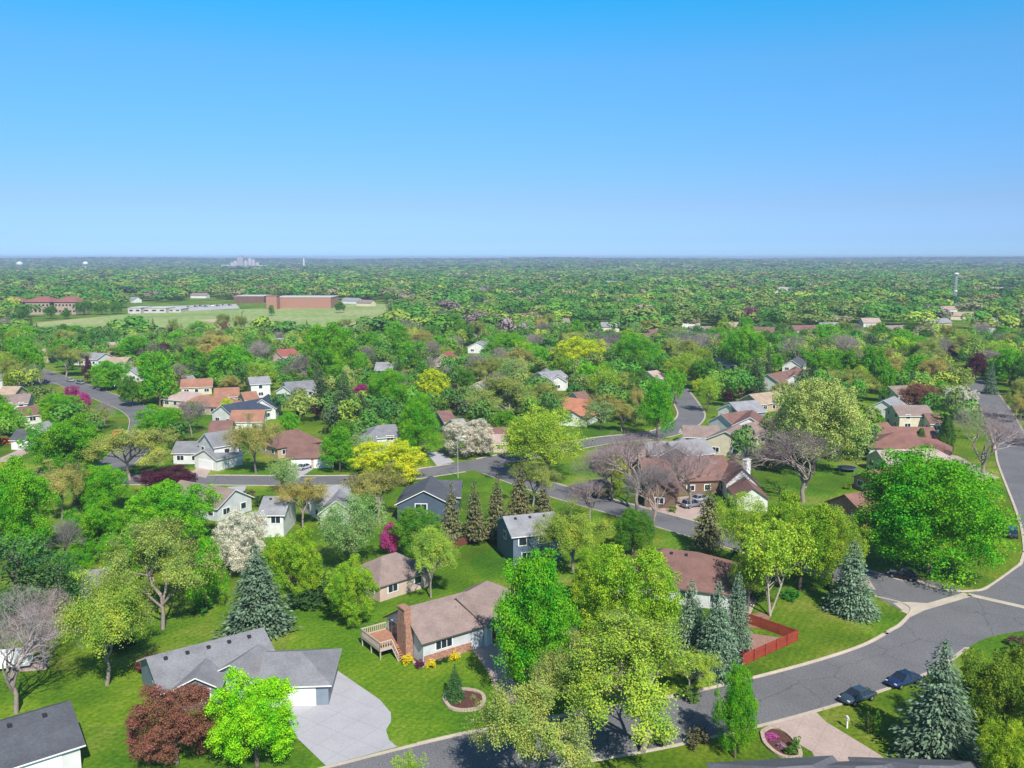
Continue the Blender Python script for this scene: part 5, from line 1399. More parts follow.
# ------------------------------------------------------------------ trees, nearest first: kind, x, top, foot, width in the photograph, label
NEAR = [
 ('copper', 177, 687, 764, 92, 'big reddish brown tree in front of the grey house'),
 ('vivid', 257, 676, 766, 98, 'very bright lime green tree beside the pale concrete driveway'),
 ('bare', 16, 597, 713, 110, 'bare tree with a pale trunk behind the dark slate roof'),
 ('bare', 45, 600, 668, 80, 'greyish bare tree beside the weathered board fence'),
 ('limethin', 107, 570, 685, 92, 'thin lime and olive tree with a straight trunk on the left lawn'),
 ('olive', 163, 524, 629, 100, 'wide olive green tree with a bare lower trunk behind the left lawn'),
 ('spruce', 259, 545, 630, 70, 'broad silvery spruce on the edge of the big lawn'),
 ('limedense', 352, 560, 626, 56, 'bright yellow green tree alone on the big lawn'),
 ('lushcone', 534, 552, 692, 108, 'very large bright green tree covering the right end of the tan house'),
 ('limedense', 632, 546, 664, 100, 'full lime green tree left of the blue spruces'),
 ('limethin', 642, 624, 752, 150, 'wide thinly leafed tree with several trunks at the curved road'),
 ('olive', 580, 640, 735, 80, 'thin olive tree at the kerb right of the very large green tree'),
 ('olive', 528, 684, 800, 112, 'olive green tree cut by the bottom edge'),
 ('lushcone', 735, 666, 758, 48, 'bright green narrow tree beside the curved road'),
 ('lime', 408, 752, 800, 40, 'small bright tree top at the bottom edge in the road'),
 ('spruce', 690, 580, 660, 46, 'left of the three blue spruces before the brown hip roof'),
 ('spruce', 716, 582, 676, 50, 'middle and nearest of the three blue spruces'),
 ('spruce', 736, 572, 650, 36, 'right and slimmest of the three blue spruces'),
 ('limethin', 690, 650, 695, 46, 'small lime tree with a white foot at the kerb of the curved road'),
 ('spruce', 851, 540, 613, 52, 'pale silvery spruce on the corner lawn'),
 ('spruce', 937, 640, 758, 86, 'tallest silvery spruce beside the parked cars'),
 ('olivegreen', 1000, 648, 752, 92, 'rounded dark green tree right of the tallest silvery spruce'),
 ('limedense', 1008, 722, 800, 70, 'yellowish green tree at the bottom right corner'),
 ('maple', 929, 453, 574, 150, 'huge bright green maple on the corner by the crossing'),
 ('bare', 982, 408, 478, 90, 'bare pinkish grey tree beside the right hand street'),
 ('bare', 803, 428, 502, 108, 'big bare tree between the white chimney and the red brick house'),
 ('cream', 812, 379, 474, 98, 'very big mottled cream and yellow tree'),
 ('lime', 745, 492, 575, 64, 'lime tree just right of the dark narrow spruce'),
 ('limedense', 800, 498, 590, 84, 'broad lime tree in the middle of the lime clump'),
 ('lime', 832, 505, 590, 64, 'lime tree at the right of the lime clump, touching the pale spruce'),
 ('birch', 770, 520, 616, 84, 'lime tree with pale forked trunks above the red fence'),
 ('lime', 748, 545, 612, 46, 'smaller lime tree over the path beside the brown hip roof'),
 ('thinspruce', 708, 484, 552, 34, 'dark narrow spruce at the corner of the middle street'),
 ('green', 633, 510, 556, 48, 'compact dark green tree in front of the middle street'),
 ('limethin', 574, 505, 575, 68, 'pale thin lime tree right of the blue two storey house'),
 ('limedense', 596, 548, 610, 50, 'lime tree between the very large green tree and the blue house'),
 ('bare', 638, 436, 512, 96, 'bare tree in front of the wide brown roofed house, left of two'),
 ('bare', 690, 442, 508, 92, 'bare tree in front of the white chimney house, right of two'),
 ('bare', 612, 450, 500, 72, 'smaller bare tree at the kerb of the middle street'),
 ('bare', 655, 466, 532, 66, 'bare forked tree with a dark trunk at the kerb'),
 ('bare', 590, 478, 520, 50, 'greyish bare tree behind the blue two storey house'),
 ('lime', 546, 409, 480, 100, 'wide pale green tree on the corner where the streets part'),
 ('limedense', 522, 418, 462, 36, 'round green tree left of the wide corner tree'),
 ('white', 467, 419, 457, 56, 'big round white blossoming tree beside the middle street'),
 ('lushcone', 418, 395, 458, 46, 'tall oval bright green tree in the centre'),
 ('yellow', 388, 441, 480, 84, 'low bright yellow tree beside the middle street'),
 ('lushcone', 340, 427, 472, 38, 'round bright green tree right of the silver car'),
 ('gold', 256, 416, 473, 50, 'rusty gold tree between the white and the brown roofed houses'),
 ('sage', 284, 458, 494, 42, 'soft sage green tree below the rusty gold one'),
 ('gold', 380, 465, 525, 60, 'olive gold tree left of the dark blue house'),
 ('gold', 303, 478, 530, 48, 'thin golden tree over the grey roof with the orange deck'),
 ('sage', 352, 498, 572, 76, 'large pale sage tree with a light trunk in the middle'),
 ('limedense', 293, 530, 602, 60, 'round soft green tree behind the silvery spruce'),
 ('pink', 389, 523, 556, 24, 'magenta blossoming tree behind the small tan house'),
 ('green', 418, 508, 556, 56, 'dark green rounded tree under the dark blue house'),
 ('limethin', 431, 526, 598, 50, 'yellow olive tree with a slim trunk behind the tan roof'),
 ('thinspruce', 452, 482, 544, 26, 'leftmost thin spruce of the row behind the brown fence'),
 ('thinspruce', 474, 480, 544, 26, 'second thin spruce from the left in the row behind the brown fence'),
 ('thinspruce', 497, 474, 542, 28, 'third thin spruce from the left in the row behind the brown fence'),
 ('thinspruce', 520, 466, 530, 30, 'thin spruce nearest the blue two storey house'),
 ('thinspruce', 543, 480, 520, 22, 'short thin spruce above the blue house roof'),
 ('white', 243, 508, 572, 58, 'cream white blossoming tree left of the orange deck'),
 ('lush', 172, 482, 548, 100, 'wide bright green tree below the purple bushes'),
 ('lushcone', 207, 536, 612, 40, 'tall green tree left of the broad silvery spruce'),
 ('plum', 168, 468, 493, 60, 'low dark purple tree in front of the white two storey house'),
 ('olive', 130, 428, 480, 76, 'olive domed tree by the bend of the left street'),
 ('lush', 68, 417, 478, 80, 'broad green tree right of the white garage house'),
 ('lush', 20, 462, 565, 80, 'tall bright green tree on the left edge'),
 ('gold', 62, 460, 520, 46, 'rust and gold tree between two bright green ones'),
 ('lush', 104, 466, 512, 58, 'green tree left of the purple bushes'),
 ('lush', 98, 502, 560, 66, 'bright green tree above the grey roof glimpse'),
 ('lush', 128, 530, 580, 58, 'mid green tree left of the wide olive tree'),
 ('bare', 62, 520, 572, 44, 'mauve bare tree between green crowns on the left'),
 ('pine', 22, 534, 632, 124, 'dark soft pine on the left edge'),
 ('pine', 62, 548, 624, 74, 'smaller dark pine right of the big one'),
 ('lush', 74, 548, 600, 46, 'bright green tree peeping over the dark pines'),
 ('lush', 160, 352, 406, 42, 'bright green tree beside the left street'),
 ('green', 133, 376, 406, 30, 'smaller dark green tree at the left of the street tree'),
 ('lush', 161, 406, 442, 54, 'rounded green tree at the bend of the left street'),
 ('lush', 111, 360, 389, 44, 'green hedge like tree by the parked cars of the left street'),
 ('lush', 60, 393, 424, 44, 'green tree below the magenta blossoms'),
 ('pink', 74, 386, 406, 18, 'magenta blossoming tree at the kerb of the left street, left half'),
 ('pink', 84, 392, 414, 18, 'magenta blossoming tree at the kerb of the left street, right half'),
 ('plum', 88, 356, 384, 13, 'purple tree next to the cars on the left street'),
 ('olive', 66, 344, 377, 40, 'olive green tree by the mouth of the side street'),
 ('lush', 32, 342, 386, 34, 'green tree left of the side street'),
 ('olive', 19, 358, 388, 28, 'brownish round tree at the side street'),
 ('olive', 98, 406, 430, 22, 'small brownish evergreen beside the bend'),
 ('bare', 105, 402, 425, 24, 'small mauve bare tree beside the left street'),
 ('lush', 139, 336, 362, 40, 'dark green tree above the long white house'),
 ('bare', 192, 400, 436, 38, 'mauve bare tree before the rust roofed cluster'),
 ('lush', 330, 322, 386, 66, 'very broad bright green tree left of the centre'),
 ('dkspruce', 345, 372, 428, 34, 'big olive dark spruce left of the centre'),
 ('dkspruce', 362, 392, 432, 30, 'dark spruce right of the big olive one'),
 ('dkspruce', 322, 368, 412, 30, 'dark green spruce beside the wide grey roof'),
 ('cream', 348, 366, 400, 18, 'thin cream blossoming tree behind the dark spruces'),
 ('plum', 321, 399, 420, 22, 'dusky purple tree behind the lawn of the brown roofed house'),
 ('pink', 362, 384, 405, 18, 'dull pink tree behind the dark spruces'),
 ('lush', 411, 341, 372, 36, 'round green tree before the red barn shaped house'),
 ('lush', 390, 369, 418, 48, 'wide bright green tree left of the yellow one'),
 ('yellow', 433, 369, 410, 40, 'pale yellow tree in the centre'),
 ('plum', 456, 384, 416, 20, 'dark plum tree right of the pale yellow one'),
 ('green', 460, 367, 394, 32, 'mid green tree behind the dark plum'),
 ('olive', 507, 378, 424, 74, 'brown olive thin tree behind the white blossoms'),
 ('lush', 506, 333, 364, 60, 'broad mid green tree in the upper centre'),
 ('bare', 522, 354, 380, 40, 'mauve bare tree left of the two gabled house'),
 ('yellow', 580, 336, 374, 60, 'great domed yellow green tree above the two gabled house'),
 ('lush', 633, 333, 374, 50, 'great dark green tree right of the yellow dome'),
 ('lime', 604, 366, 402, 42, 'pale lime tree behind the orange roofed house'),
 ('green', 638, 369, 402, 28, 'dark green tree left of the pink roof'),
 ('gold', 635, 384, 424, 22, 'yellow gold tree left of the tall bright one'),
 ('lushcone', 657, 377, 440, 38, 'tall bright green tree at the corner of the middle street'),
 ('olive', 547, 383, 422, 38, 'olive tree left of the orange roofed house'),
 ('sage', 600, 399, 430, 36, 'grey green bushy tree in front of the orange roofed house'),
 ('gold', 622, 404, 432, 28, 'golden bushy tree right of the orange roofed house'),
 ('lime', 685, 353, 386, 44, 'lime green tree above the cul de sac'),
 ('lush', 674, 369, 404, 28, 'blue green tree behind the cul de sac'),
 ('bare', 690, 332, 360, 60, 'wide mauve bare tree in the upper right centre'),
 ('lush', 742, 326, 372, 52, 'big green tree behind the pale flat roof'),
 ('dkspruce', 755, 355, 396, 28, 'dark spruce left of the brown roofed row'),
 ('plum', 732, 383, 402, 26, 'plum red tree above the white garage end'),
 ('lime', 708, 374, 412, 30, 'yellow lime tree left of the plum red one'),
 ('lush', 731, 371, 392, 24, 'green tree behind the plum red one'),
 ('bare', 795, 334, 368, 34, 'pale bare tree above the top of the brown row'),
 ('lush', 820, 349, 382, 36, 'bright green tree behind the very big mottled tree'),
 ('lush', 837, 350, 380, 26, 'second bright green tree behind the very big mottled tree'),
 ('olive', 856, 372, 404, 46, 'olive tree right of the very big mottled tree'),
 ('lush', 872, 346, 392, 34, 'tall green tree left of the cream house'),
 ('lush', 884, 366, 402, 22, 'blue green tree touching the narrow white house'),
 ('lush', 914, 336, 364, 36, 'bright green tree far behind the copper one'),
 ('lush', 918, 355, 388, 28, 'second bright green tree behind the copper one'),
 ('copper', 918, 384, 412, 44, 'wide copper brown tree behind the taupe roofed house'),
 ('pink', 938, 367, 382, 17, 'wine pink tree behind the white blossoms on the right'),
 ('plum', 975, 353, 380, 22, 'dark purple tree on the right'),
 ('spruce', 990, 362, 394, 15, 'slim pale spruce beside the dark purple tree'),
 ('lush', 1010, 349, 386, 34, 'blue green tree at the right edge'),
 ('lime', 960, 368, 394, 30, 'soft lime tree behind the white blossoms on the right'),
 ('lush', 938, 380, 402, 22, 'small green tree left of the white blossoms on the right'),
 ('white', 958, 387, 420, 40, 'round white blossoming tree on the right'),
 ('column', 945, 416, 456, 16, 'narrow evergreen column right of the red brown roofs'),
 ('column', 920, 428, 453, 11, 'smaller evergreen column before the brown hip roof'),
 ('olive', 1016, 380, 420, 28, 'olive tree on the right edge beside the street'),
 ('gold', 1020, 396, 424, 18, 'small golden tree at the right edge'),
 ('green', 455, 664, 700, 21, 'small cone of a conifer in the kidney shaped bed'),
 ('thinspruce', 770, 425, 470, 20, 'dark spruce left of the mottled tree above the white chimney'),
 ('plum', 165, 342, 362, 14, 'dark maroon tree behind the left street'),
 ('lush', 225, 345, 388, 40, 'bright green tree behind the rust roofs'),
 ('lush', 242, 346, 376, 26, 'bright green tree left of the white house glimpse'),
 ('lime', 262, 362, 392, 40, 'lime tree over the glimpsed white two storey house'),
 ('yellow', 291, 340, 352, 10, 'small yellow tree beside the red roof'),
 ('lush', 290, 412, 438, 24, 'fresh green tree right of the navy roofed house'),
 ('green', 264, 337, 366, 26, 'dark green tree above the rust roofs'),
 ('bare', 428, 340, 366, 30, 'bare brown tree behind the round green one'),
 ('bare', 432, 356, 386, 18, 'grey bare tree by the red barn shaped house'),
 ('olive', 300, 392, 420, 22, 'olive tree before the wide grey roof'),
]
NEAR += [('green', x, t, b, w, l) for x, t, b, w, l in (
 (9, 305, 319, 16, 'dark green tree before the apartment block cut by the left edge'), (23, 306, 320, 15, 'dark green tree in the gap left of the middle apartment block'), (51, 305, 319, 14, 'dark green tree in the gap right of the middle apartment block'),
 (66, 308, 319, 12, 'small dark green tree before the apartment block nearest the playing field'), (84, 300, 315, 20, 'large dark green tree just right of the apartment blocks'), (101, 302, 315, 17, 'dark green tree second from the apartment blocks'),
 (117, 301, 314, 16, 'dark green tree beside the smallest low white building'), (272, 305, 316, 7, 'slim dark tree before the brick tower of the school'), (340, 302, 313, 12, 'dark green tree at the right end of the brick school'))]
NEAR += [(k, x, t, b, w, l) for k, x, t, b, w, l in (
 ('dkspruce', 38, 322, 346, 14, 'dark conifer furthest left on the near edge of the playing field'), ('green', 66, 324, 345, 17, 'dark round tree second from the left on the near edge of the field'), ('green', 113, 322, 340, 13, 'small dark tree of the row on the near edge of the playing field'),
 ('green', 127, 323, 340, 12, 'small round tree next to the pointed one on the edge of the playing field'), ('green', 141, 323, 340, 12, 'small round tree touching the dark conifer on the near edge of the field'), ('dkspruce', 154, 318, 342, 11, 'pointed dark conifer of the row on the near edge of the field'),
 ('olive', 175, 319, 342, 16, 'olive tree right of the pointed conifer by the playing field'), ('lush', 202, 321, 342, 28, 'broad green tree on the near edge of the playing field'), ('copper', 226, 321, 338, 10, 'small reddish tree on the near edge of the playing field'),
 ('olive', 241, 312, 340, 14, 'slim tall olive tree before the school field'), ('gold', 258, 320, 338, 10, 'small tawny tree before the school field'))]
NEAR.sort(key=lambda t: -t[2])
for t in NEAR:
    if t[5].startswith('small cone'):
        KIND['smallcone'] = ('spruce', (0.06, 0.14, 0.04), 'spruce_tree', 'spruce'); tree('smallcone', *t[1:])
    else:
        tree(*t)

# ------------------------------------------------------------------ further individual trees between the houses
def road_dist(x, y):
    m = 1e9
    for L, w in ROADS:
        for i in range(0, len(L) - 1):
            a = L[i]; b = L[i + 1]
            dx, dy = b.x - a.x, b.y - a.y
            t = max(0, min(1, ((x - a.x) * dx + (y - a.y) * dy) / (dx * dx + dy * dy + 1e-9)))
            m = min(m, math.hypot(x - a.x - dx * t, y - a.y - dy * t) - w / 2)
    return m


FIELD = [at(x, y) for x, y in ((0, 338), (10, 322), (120, 315), (130, 303), (235, 300), (330, 300), (380, 301), (400, 306), (382, 325), (320, 330), (250, 333), (150, 335), (80, 339))]


def inside(x, y, P):
    c = False
    for i in range(len(P)):
        a = P[i]; b = P[i - 1]
        if (a.y > y) != (b.y > y) and x < (b.x - a.x) * (y - a.y) / (b.y - a.y) + a.x: c = not c
    return c


BIGB = [(128, 182, 313, 30), (264, 335, 308, 40)]
VISN = 0
PAL = [('lush', 22), ('green', 10), ('olive', 12), ('lime', 11), ('limedense', 5), ('bare', 20), ('sage', 5), ('gold', 4), ('dkspruce', 6), ('plum', 2), ('yellow', 1), ('cream', 1)]
PK = [k for k, w in PAL for _ in range(w)]
ROADPTS = [(560, 450), (600, 444), (490, 466), (462, 468), (90, 392), (110, 405), (130, 415), (60, 382), (990, 405), (1000, 440), (1005, 470), (680, 428), (690, 415), (670, 523), (690, 527), (240, 487)]
LAWNPTS = [(230, 455), (250, 478), (350, 478), (190, 460), (500, 448), (345, 470), (850, 480), (845, 470), (610, 432), (590, 430), (700, 430), (470, 560), (480, 550), (455, 590), (300, 425), (8, 452), (170, 452), (125, 425), (311, 462), (306, 455), (290, 447), (278, 445), (310, 472), (965, 462), (990, 490), (1000, 520), (958, 440)] + [(x, y) for x in range(60, 371, 30) for y in (309, 315, 321, 327)]
VIS = HPTS + [(x, y, at(x, y).y) for x, y in ROADPTS + LAWNPTS]
WORDS = {'lush': 'bright green leafy tree', 'green': 'deep green leafy tree', 'olive': 'thin olive tree', 'lime': 'thin lime tree', 'limedense': 'full yellow green tree', 'bare': 'mauve bare tree',
         'sage': 'sage green tree', 'gold': 'golden brown tree', 'dkspruce': 'dark spruce', 'plum': 'dark purple tree', 'yellow': 'yellow tree', 'cream': 'cream blossoming tree'}
ROOFW = [h for h in HOUSES if not h[4].startswith('far')]


def brief(t):
    for cut in (' with ', ' peeping', ' in the ', ' behind', ' among', ' at the', ' near', ' beside', ' by the', ' between', ' under', ' half', ' cut by', ' glimpsed', ' directly', ' furthest', ' showing', ' next', ' stepping', ' touching', ' right of', ' left of', ' on the', ' in front', ' far back', ' just', ' straight', ' below', ' from', ' above', ' of the'):
        if cut in t and len(t.split(cut)[0].split()) >= 3: t = t.split(cut)[0]
    return 'the ' + t


LAND = [(h[0], h[1], brief(h[4])) for h in ROOFW]
_seen = {}
for l_ in LAND: _seen[l_[2]] = _seen.get(l_[2], 0) + 1
LAND = [l_ for l_ in LAND if _seen[l_[2]] == 1]
for _n, _x, _y in (('the brick school', 300, 308), ('the lattice mast', 954, 309), ('the playing field', 180, 320), ('the huge bright maple', 929, 584), ('the trampoline', 847, 471)):
    _p = at(_x, _y); LAND.append((_p.x, _p.y, _n))
for _n, _x, _y in (('the great yellow dome', 580, 374), ('the very big mottled tree', 812, 474), ('the wide copper tree', 918, 412), ('the right hand street', 1000, 405), ('the white blossoms on the right', 958, 420),
                   ('the dark purple tree', 975, 380), ('the plum red tree', 732, 402), ('the pale yellow tree', 433, 410), ('the tall oval tree', 418, 458), ('the very broad tree', 330, 386), ('the left street', 75, 385),
                   ('the far clearing', 920, 310), ('the school wing', 250, 304), ('the right edge', 1023, 345), ('the left edge', 2, 345), ('the brown row', 780, 385), ('the cul de sac', 684, 408)):
    _p = at(_x, _y); LAND.append((_p.x, _p.y, _n))
USED = {}


def say(what, x, y, h, big):
    """A label that singles the thing out: what it is, then where it stands against one or two landmarks."""
    L = sorted(LAND, key=lambda l: (l[0] - x) ** 2 + (l[1] - y) ** 2)

    def rel(l):
        dx, dy = x - l[0], y - l[1]; d = math.hypot(dx, dy)
        r = ('right of' if dx > 0 else 'left of') if abs(dx) > abs(dy) * 0.9 else ('behind' if dy > 0 else 'in front of')
        return ('far ' if d > 70 else 'well ' if d > 32 else '') + r + ' ' + l[2]
    sz = '' if big is None else ('tall ' if h > big * 1.2 else 'small ' if h < big * 0.8 else '')
    cands = [sz + what + ' ' + rel(L[0])] + [sz + what + ' ' + rel(L[i]) + ', ' + rel(L[j]) for i in range(0, 4) for j in range(i + 1, 9)]
    for c in cands:
        if len(c.split()) <= 16 and c not in USED:
            USED[c] = 1
            return c
    return next((c for c in cands if len(c.split()) <= 16), ' '.join(cands[0].split()[:16]))


for o_, wd_ in FARH:
    o_['label'] = say('far %s roofed house' % wd_, o_.location.x, o_.location.y, 1, None)
SHORT = {}
used_labels = {}
placed = 0
tries = 0
gx = {}
MIDN = 470
while placed < MIDN and tries < 90000:
    tries += 1
    px = rng.uniform(-60, 1084); py = 318 + (rng.random() ** 0.8) * 190 if rng.random() < 0.45 else rng.uniform(318, 400)
    g = at(px, py); x, y = g.x, g.y
    if y > 585 or y < 150: continue
    h = rng.uniform(7.5, 15); w = h * rng.uniform(0.85, 1.3)
    k = rng.choice(PK)
    if k == 'dkspruce': w = h * 0.42; h *= 1.1
    if k in ('plum', 'yellow', 'cream'): w *= 0.6; h *= 0.6
    if inside(x, y, FIELD) or road_dist(x, y) < w * 0.3 + 1: continue
    if any((x - a) ** 2 + (y - b) ** 2 < (r + w * 0.3) ** 2 for a, b, r, _, _ in HOUSES): continue
    if any((x - a) ** 2 + (y - b) ** 2 < (0.31 * (w + ww)) ** 2 for a, b, ww, hh in TREES): continue
    bx, by = proj(x, y, 0); tx, ty = proj(x, y, h); hwp = w * FPX / (y * CP + 45 * SP) * 0.5 + 2
    if any(abs(vx - bx) < hwp and ty - 2 < vy < by + 1 and vy_ > y for vx, vy, vy_ in VIS) or any(abs(vx - bx) < hwp * 0.6 and ty < vy < by and vy_ > y for vx, vy, vy_ in FARPT): continue
    # do not stand in front of the listed trees
    if py > 395:
        bad = False
        for t in NEAR:
            if t[3] < by and abs(t[1] - bx) < hwp + t[4] * 0.25 and ty < t[2] + 0.6 * (t[3] - t[2]): bad = True; break
        if bad: continue
    lb = say(WORDS[k], x, y, h, 11)
    o = plant(k, x, y, w, h, lb, tint=rng.uniform(0.8, 1.15))
    placed += 1

# ------------------------------------------------------------------ the wooded distance (stuff)
def far_crowns(seed, nq, size):
    r = np.random.default_rng(seed)
    out = []
    for i in range(4):
        nl = 9
        C = []
        while len(C) < nl:
            d = r.normal(0, 1, 3); d /= np.linalg.norm(d)
            if d[2] < -0.3: continue
            C.append((d[0] * 0.3, d[1] * 0.3, 0.56 + d[2] * 0.24))
        C = np.array(C); idx = r.integers(0, nl, nq)
        d = r.normal(0, 1, (nq, 3)); d[:, 2] += 0.5; d /= np.linalg.norm(d, axis=1, keepdims=True)
        P = C[idx] + d * r.uniform(0.17, 0.23, (nq, 1))
        V, Q = leaf_quads(P, d, size, r, 1.0, 0.22)
        out.append(V)
    return out


FARPAL = np.array([(0.121, 0.310, 0.032), (0.098, 0.253, 0.034), (0.086, 0.213, 0.040), (0.218, 0.299, 0.063), (0.276, 0.391, 0.052), (0.155, 0.333, 0.040), (0.276, 0.224, 0.207), (0.287, 0.265, 0.138), (0.190, 0.265, 0.063), (0.115, 0.276, 0.040), (0.138, 0.052, 0.069), (0.081, 0.127, 0.063)])
FARW = np.array([16, 15, 12, 12, 5, 12, 2.5, 5, 13, 13, 0.4, 3.0]); FARW /= FARW.sum()


def land_z(x, y):
    """Height of the far bluffs across the valley."""
    r1 = 15 * np.exp(-((y - 3700 - 300 * np.sin(x / 900)) / 360) ** 2) * (0.5 + 0.5 * np.sin(x / 1300 + 0.4))
    r2 = 27 * np.exp(-((y - 5200 - 400 * np.sin(x / 1500 + 2)) / 560) ** 2) * (0.55 + 0.45 * np.sin(x / 800 + 0.3))
    t = np.clip((y - 6300) / 1300, 0, 1); t = t * t * (3 - 2 * t)
    r3 = t * (33 + 6 * np.sin(x / 620 + 1.0) + 3 * np.sin(x / 210) + 5 * np.clip((x - 500) / 3500, 0, 1))
    return r1 + r2 + r3


def forest(name, y0, y1, spacing, wr, hr, nq, size, seed, label_pal=None, keep=1.0):
    r = np.random.default_rng(seed)
    half = math.tan(math.radians(33.5))
    XX = []
    y = y0
    while y < y1:
        X0 = -half * y - 60; X1 = half * y + 60
        n = int((X1 - X0) / spacing)
        xs = X0 + (np.arange(n) + r.uniform(-.45, .45, n)) * spacing
        ys = y + r.uniform(-.5, .5, n) * spacing
        XX.append(np.stack([xs, ys], 1)); y += spacing
    P = np.concatenate(XX)
    ok = r.random(len(P)) < keep
    # clearings between the woods
    cl = np.sin(P[:, 0] / 97 + 1.3 * np.sin(P[:, 1] / 140)) + np.sin(P[:, 1] / 81 + P[:, 0] / 230)
    if y0 > 2500:      # fields and meadows across the valley
        cl = 1.1 * (np.sin(P[:, 0] / 420 + 1.3 * np.sin(P[:, 1] / 300)) + np.sin(P[:, 1] / 210 + P[:, 0] / 900)) + 0.35
    ok &= (cl < 1.6) | (r.random(len(P)) < 0.25)
    P = P[ok]
    if y0 < 2500:
        good = np.ones(len(P), bool)
        hs = np.array([(h[0], h[1], h[2]) for h in HOUSES if h[1] > y0 - 60])
        ts = np.array([(t[0], t[1], t[2] * 0.5) for t in TREES if t[1] > y0 - 60])
        for i, (x, y) in enumerate(P):
            if y < 1300 and inside(x, y, FIELD): good[i] = False; continue
            if len(hs) and np.any((hs[:, 0] - x) ** 2 + (hs[:, 1] - y) ** 2 < (hs[:, 2] + (1 if y0 < 500 else 3)) ** 2): good[i] = False; continue
            if len(ts) and np.any((ts[:, 0] - x) ** 2 + (ts[:, 1] - y) ** 2 < (ts[:, 2] * 0.75 + 2) ** 2): good[i] = False; continue
            if y < 760 and road_dist(x, y) < 4: good[i] = False; continue
            bx, by = proj(x, y, 0); tx, ty = proj(x, y, 9)
            hwp = wr[1] * 0.5 * FPX / y + 1.5
            if any(abs(vx - bx) < hwp * 1.3 and ty - 1.5 < vy - 2 < by + 3 and vy_ > y for vx, vy, vy_ in FARVIS): good[i] = False; continue
            if any(a - 1.5 < bx < b + 1.5 and ty < yb - 0.8 and y < dy + 30 and by < yb + 9 for a, b, yb, dy in BLK if yb < 300) or any(a - 2 < bx < b + 2 and (ty < yb - 3 and by > yb - 1 and by < yb + 5) for a, b, yb, dp in BIGB): good[i] = False; continue
        P = P[good]
    n = len(P)
    base = far_crowns(seed, nq, size)
    if y0 < 500: pw = FARW.copy(); pw[[6, 7]] = 0; pw /= pw.sum()
    else: pw = FARW
    vi = r.integers(0, 4, n); w = r.uniform(*wr, n); h = r.uniform(*hr, n); a = r.uniform(0, 6.28, n)
    B = np.stack(base)[vi]                    # n, 4nq, 3
    ca, sa = np.cos(a)[:, None], np.sin(a)[:, None]
    X = (B[:, :, 0] * ca - B[:, :, 1] * sa) * w[:, None] + P[:, 0:1]
    Y = (B[:, :, 0] * sa + B[:, :, 1] * ca) * w[:, None] + P[:, 1:2]
    Z = B[:, :, 2] * h[:, None] + land_z(P[:, 0], P[:, 1])[:, None]
    V = np.stack([X, Y, Z], 2).reshape(-1, 3)
    Q = np.arange(len(V)).reshape(-1, 4)
    # neighbouring trees tend to be alike
    patch = np.sin(P[:, 0] / 61 + 2 * np.sin(P[:, 1] / 170)) + np.sin(P[:, 1] / 110 + P[:, 0] / 190)
    sel = r.choice(len(FARPAL), n, p=pw)
    alt = np.where(patch > 0.9, 8 if y0 > 500 else 2, np.where(patch < -0.9, 4, np.where(np.abs(patch) < 0.25, 1, sel)))
    sel = np.where(r.random(n) < 0.35, alt, sel)
    c = FARPAL[sel] * r.uniform(0.8, 1.25, (n, 1))
    T = np.repeat(c, nq, 0)
    me = np_mesh(name, V, Q, M_FAR, T)
    o = bpy.data.objects.new(name, me); COL.objects.link(o); o['kind'] = 'stuff'
    print(name, n, 'trees', len(Q), 'quads')
    return o


FARVIS = [(vx, vy, vy_) for vx, vy, vy_ in VIS if vy_ > 480] + FARPT
VISF = FARVIS; FARVIS = VIS
forest('woods_between_gardens', 200, 520, 7.3, (7, 13), (5, 12), 620, 0.036, 31)
FARVIS = VISF
forest('distant_woods', 520, 900, 17, (16, 28), (8.5, 17), 520, 0.047, 21)
forest('distant_woods', 900, 1400, 19, (17, 31), (8.5, 17), 260, 0.07, 25)
forest('distant_woods', 1400, 2900, 29, (25, 46), (9, 16), 110, 0.105, 22)
forest('distant_woods', 2900, 5400, 44, (38, 64), (9, 15), 34, 0.18, 23)
forest('distant_woods', 5400, 9800, 90, (70, 130), (9, 18), 22, 0.22, 24)

# far bluffs
nx, ny = 240, 120
xs = np.linspace(-8800, 8800, nx); ys = np.linspace(2900, 10800, ny)
GX, GY = np.meshgrid(xs, ys)
GZ = land_z(GX, GY) - 0.6 - 1.5 * (GY < 3050)
hr_ = np.random.default_rng(5)
GZ = GZ + hr_.uniform(-1.0, 1.0, GZ.shape) * np.clip((GY - 3300) / 800, 0, 1)
V = np.stack([GX, GY, GZ], 2).reshape(-1, 3)
i = (np.arange(ny - 1)[:, None] * nx + np.arange(nx - 1)[None, :]).ravel()
Q = np.stack([i, i + 1, i + nx + 1, i + nx], 1)
M_HILL = ramp_mat('bluff_woods', [(0.3, (0.028, 0.075, 0.018)), (0.5, (0.05, 0.11, 0.026)), (0.60, (0.14, 0.18, 0.07)), (0.72, (0.30, 0.29, 0.17))], 0.004, 0.95, 10, fine=0.03)
hl = bpy.data.objects.new('hills', np_mesh('hills', V, Q, M_HILL)); COL.objects.link(hl); hl['kind'] = 'structure'

# ------------------------------------------------------------------ air
hb = MB(); hb.box((0, 5400, 32.5), (18400, 11400, 67)); M_HAZE = bpy.data.materials.new('haze'); M_HAZE.use_nodes = True
nt = M_HAZE.node_tree; nt.nodes.clear()
pv = nt.nodes.new('ShaderNodeVolumePrincipled'); om = nt.nodes.new('ShaderNodeOutputMaterial')
pv.inputs['Color'].default_value = (0.44, 0.56, 0.82, 1); pv.inputs['Density'].default_value = 0.00015; pv.inputs['Anisotropy'].default_value = -0.1
nt.links.new(pv.outputs[0], om.inputs['Volume'])
hz_ = hb.build('haze', M_HAZE); hz_['kind'] = 'stuff'

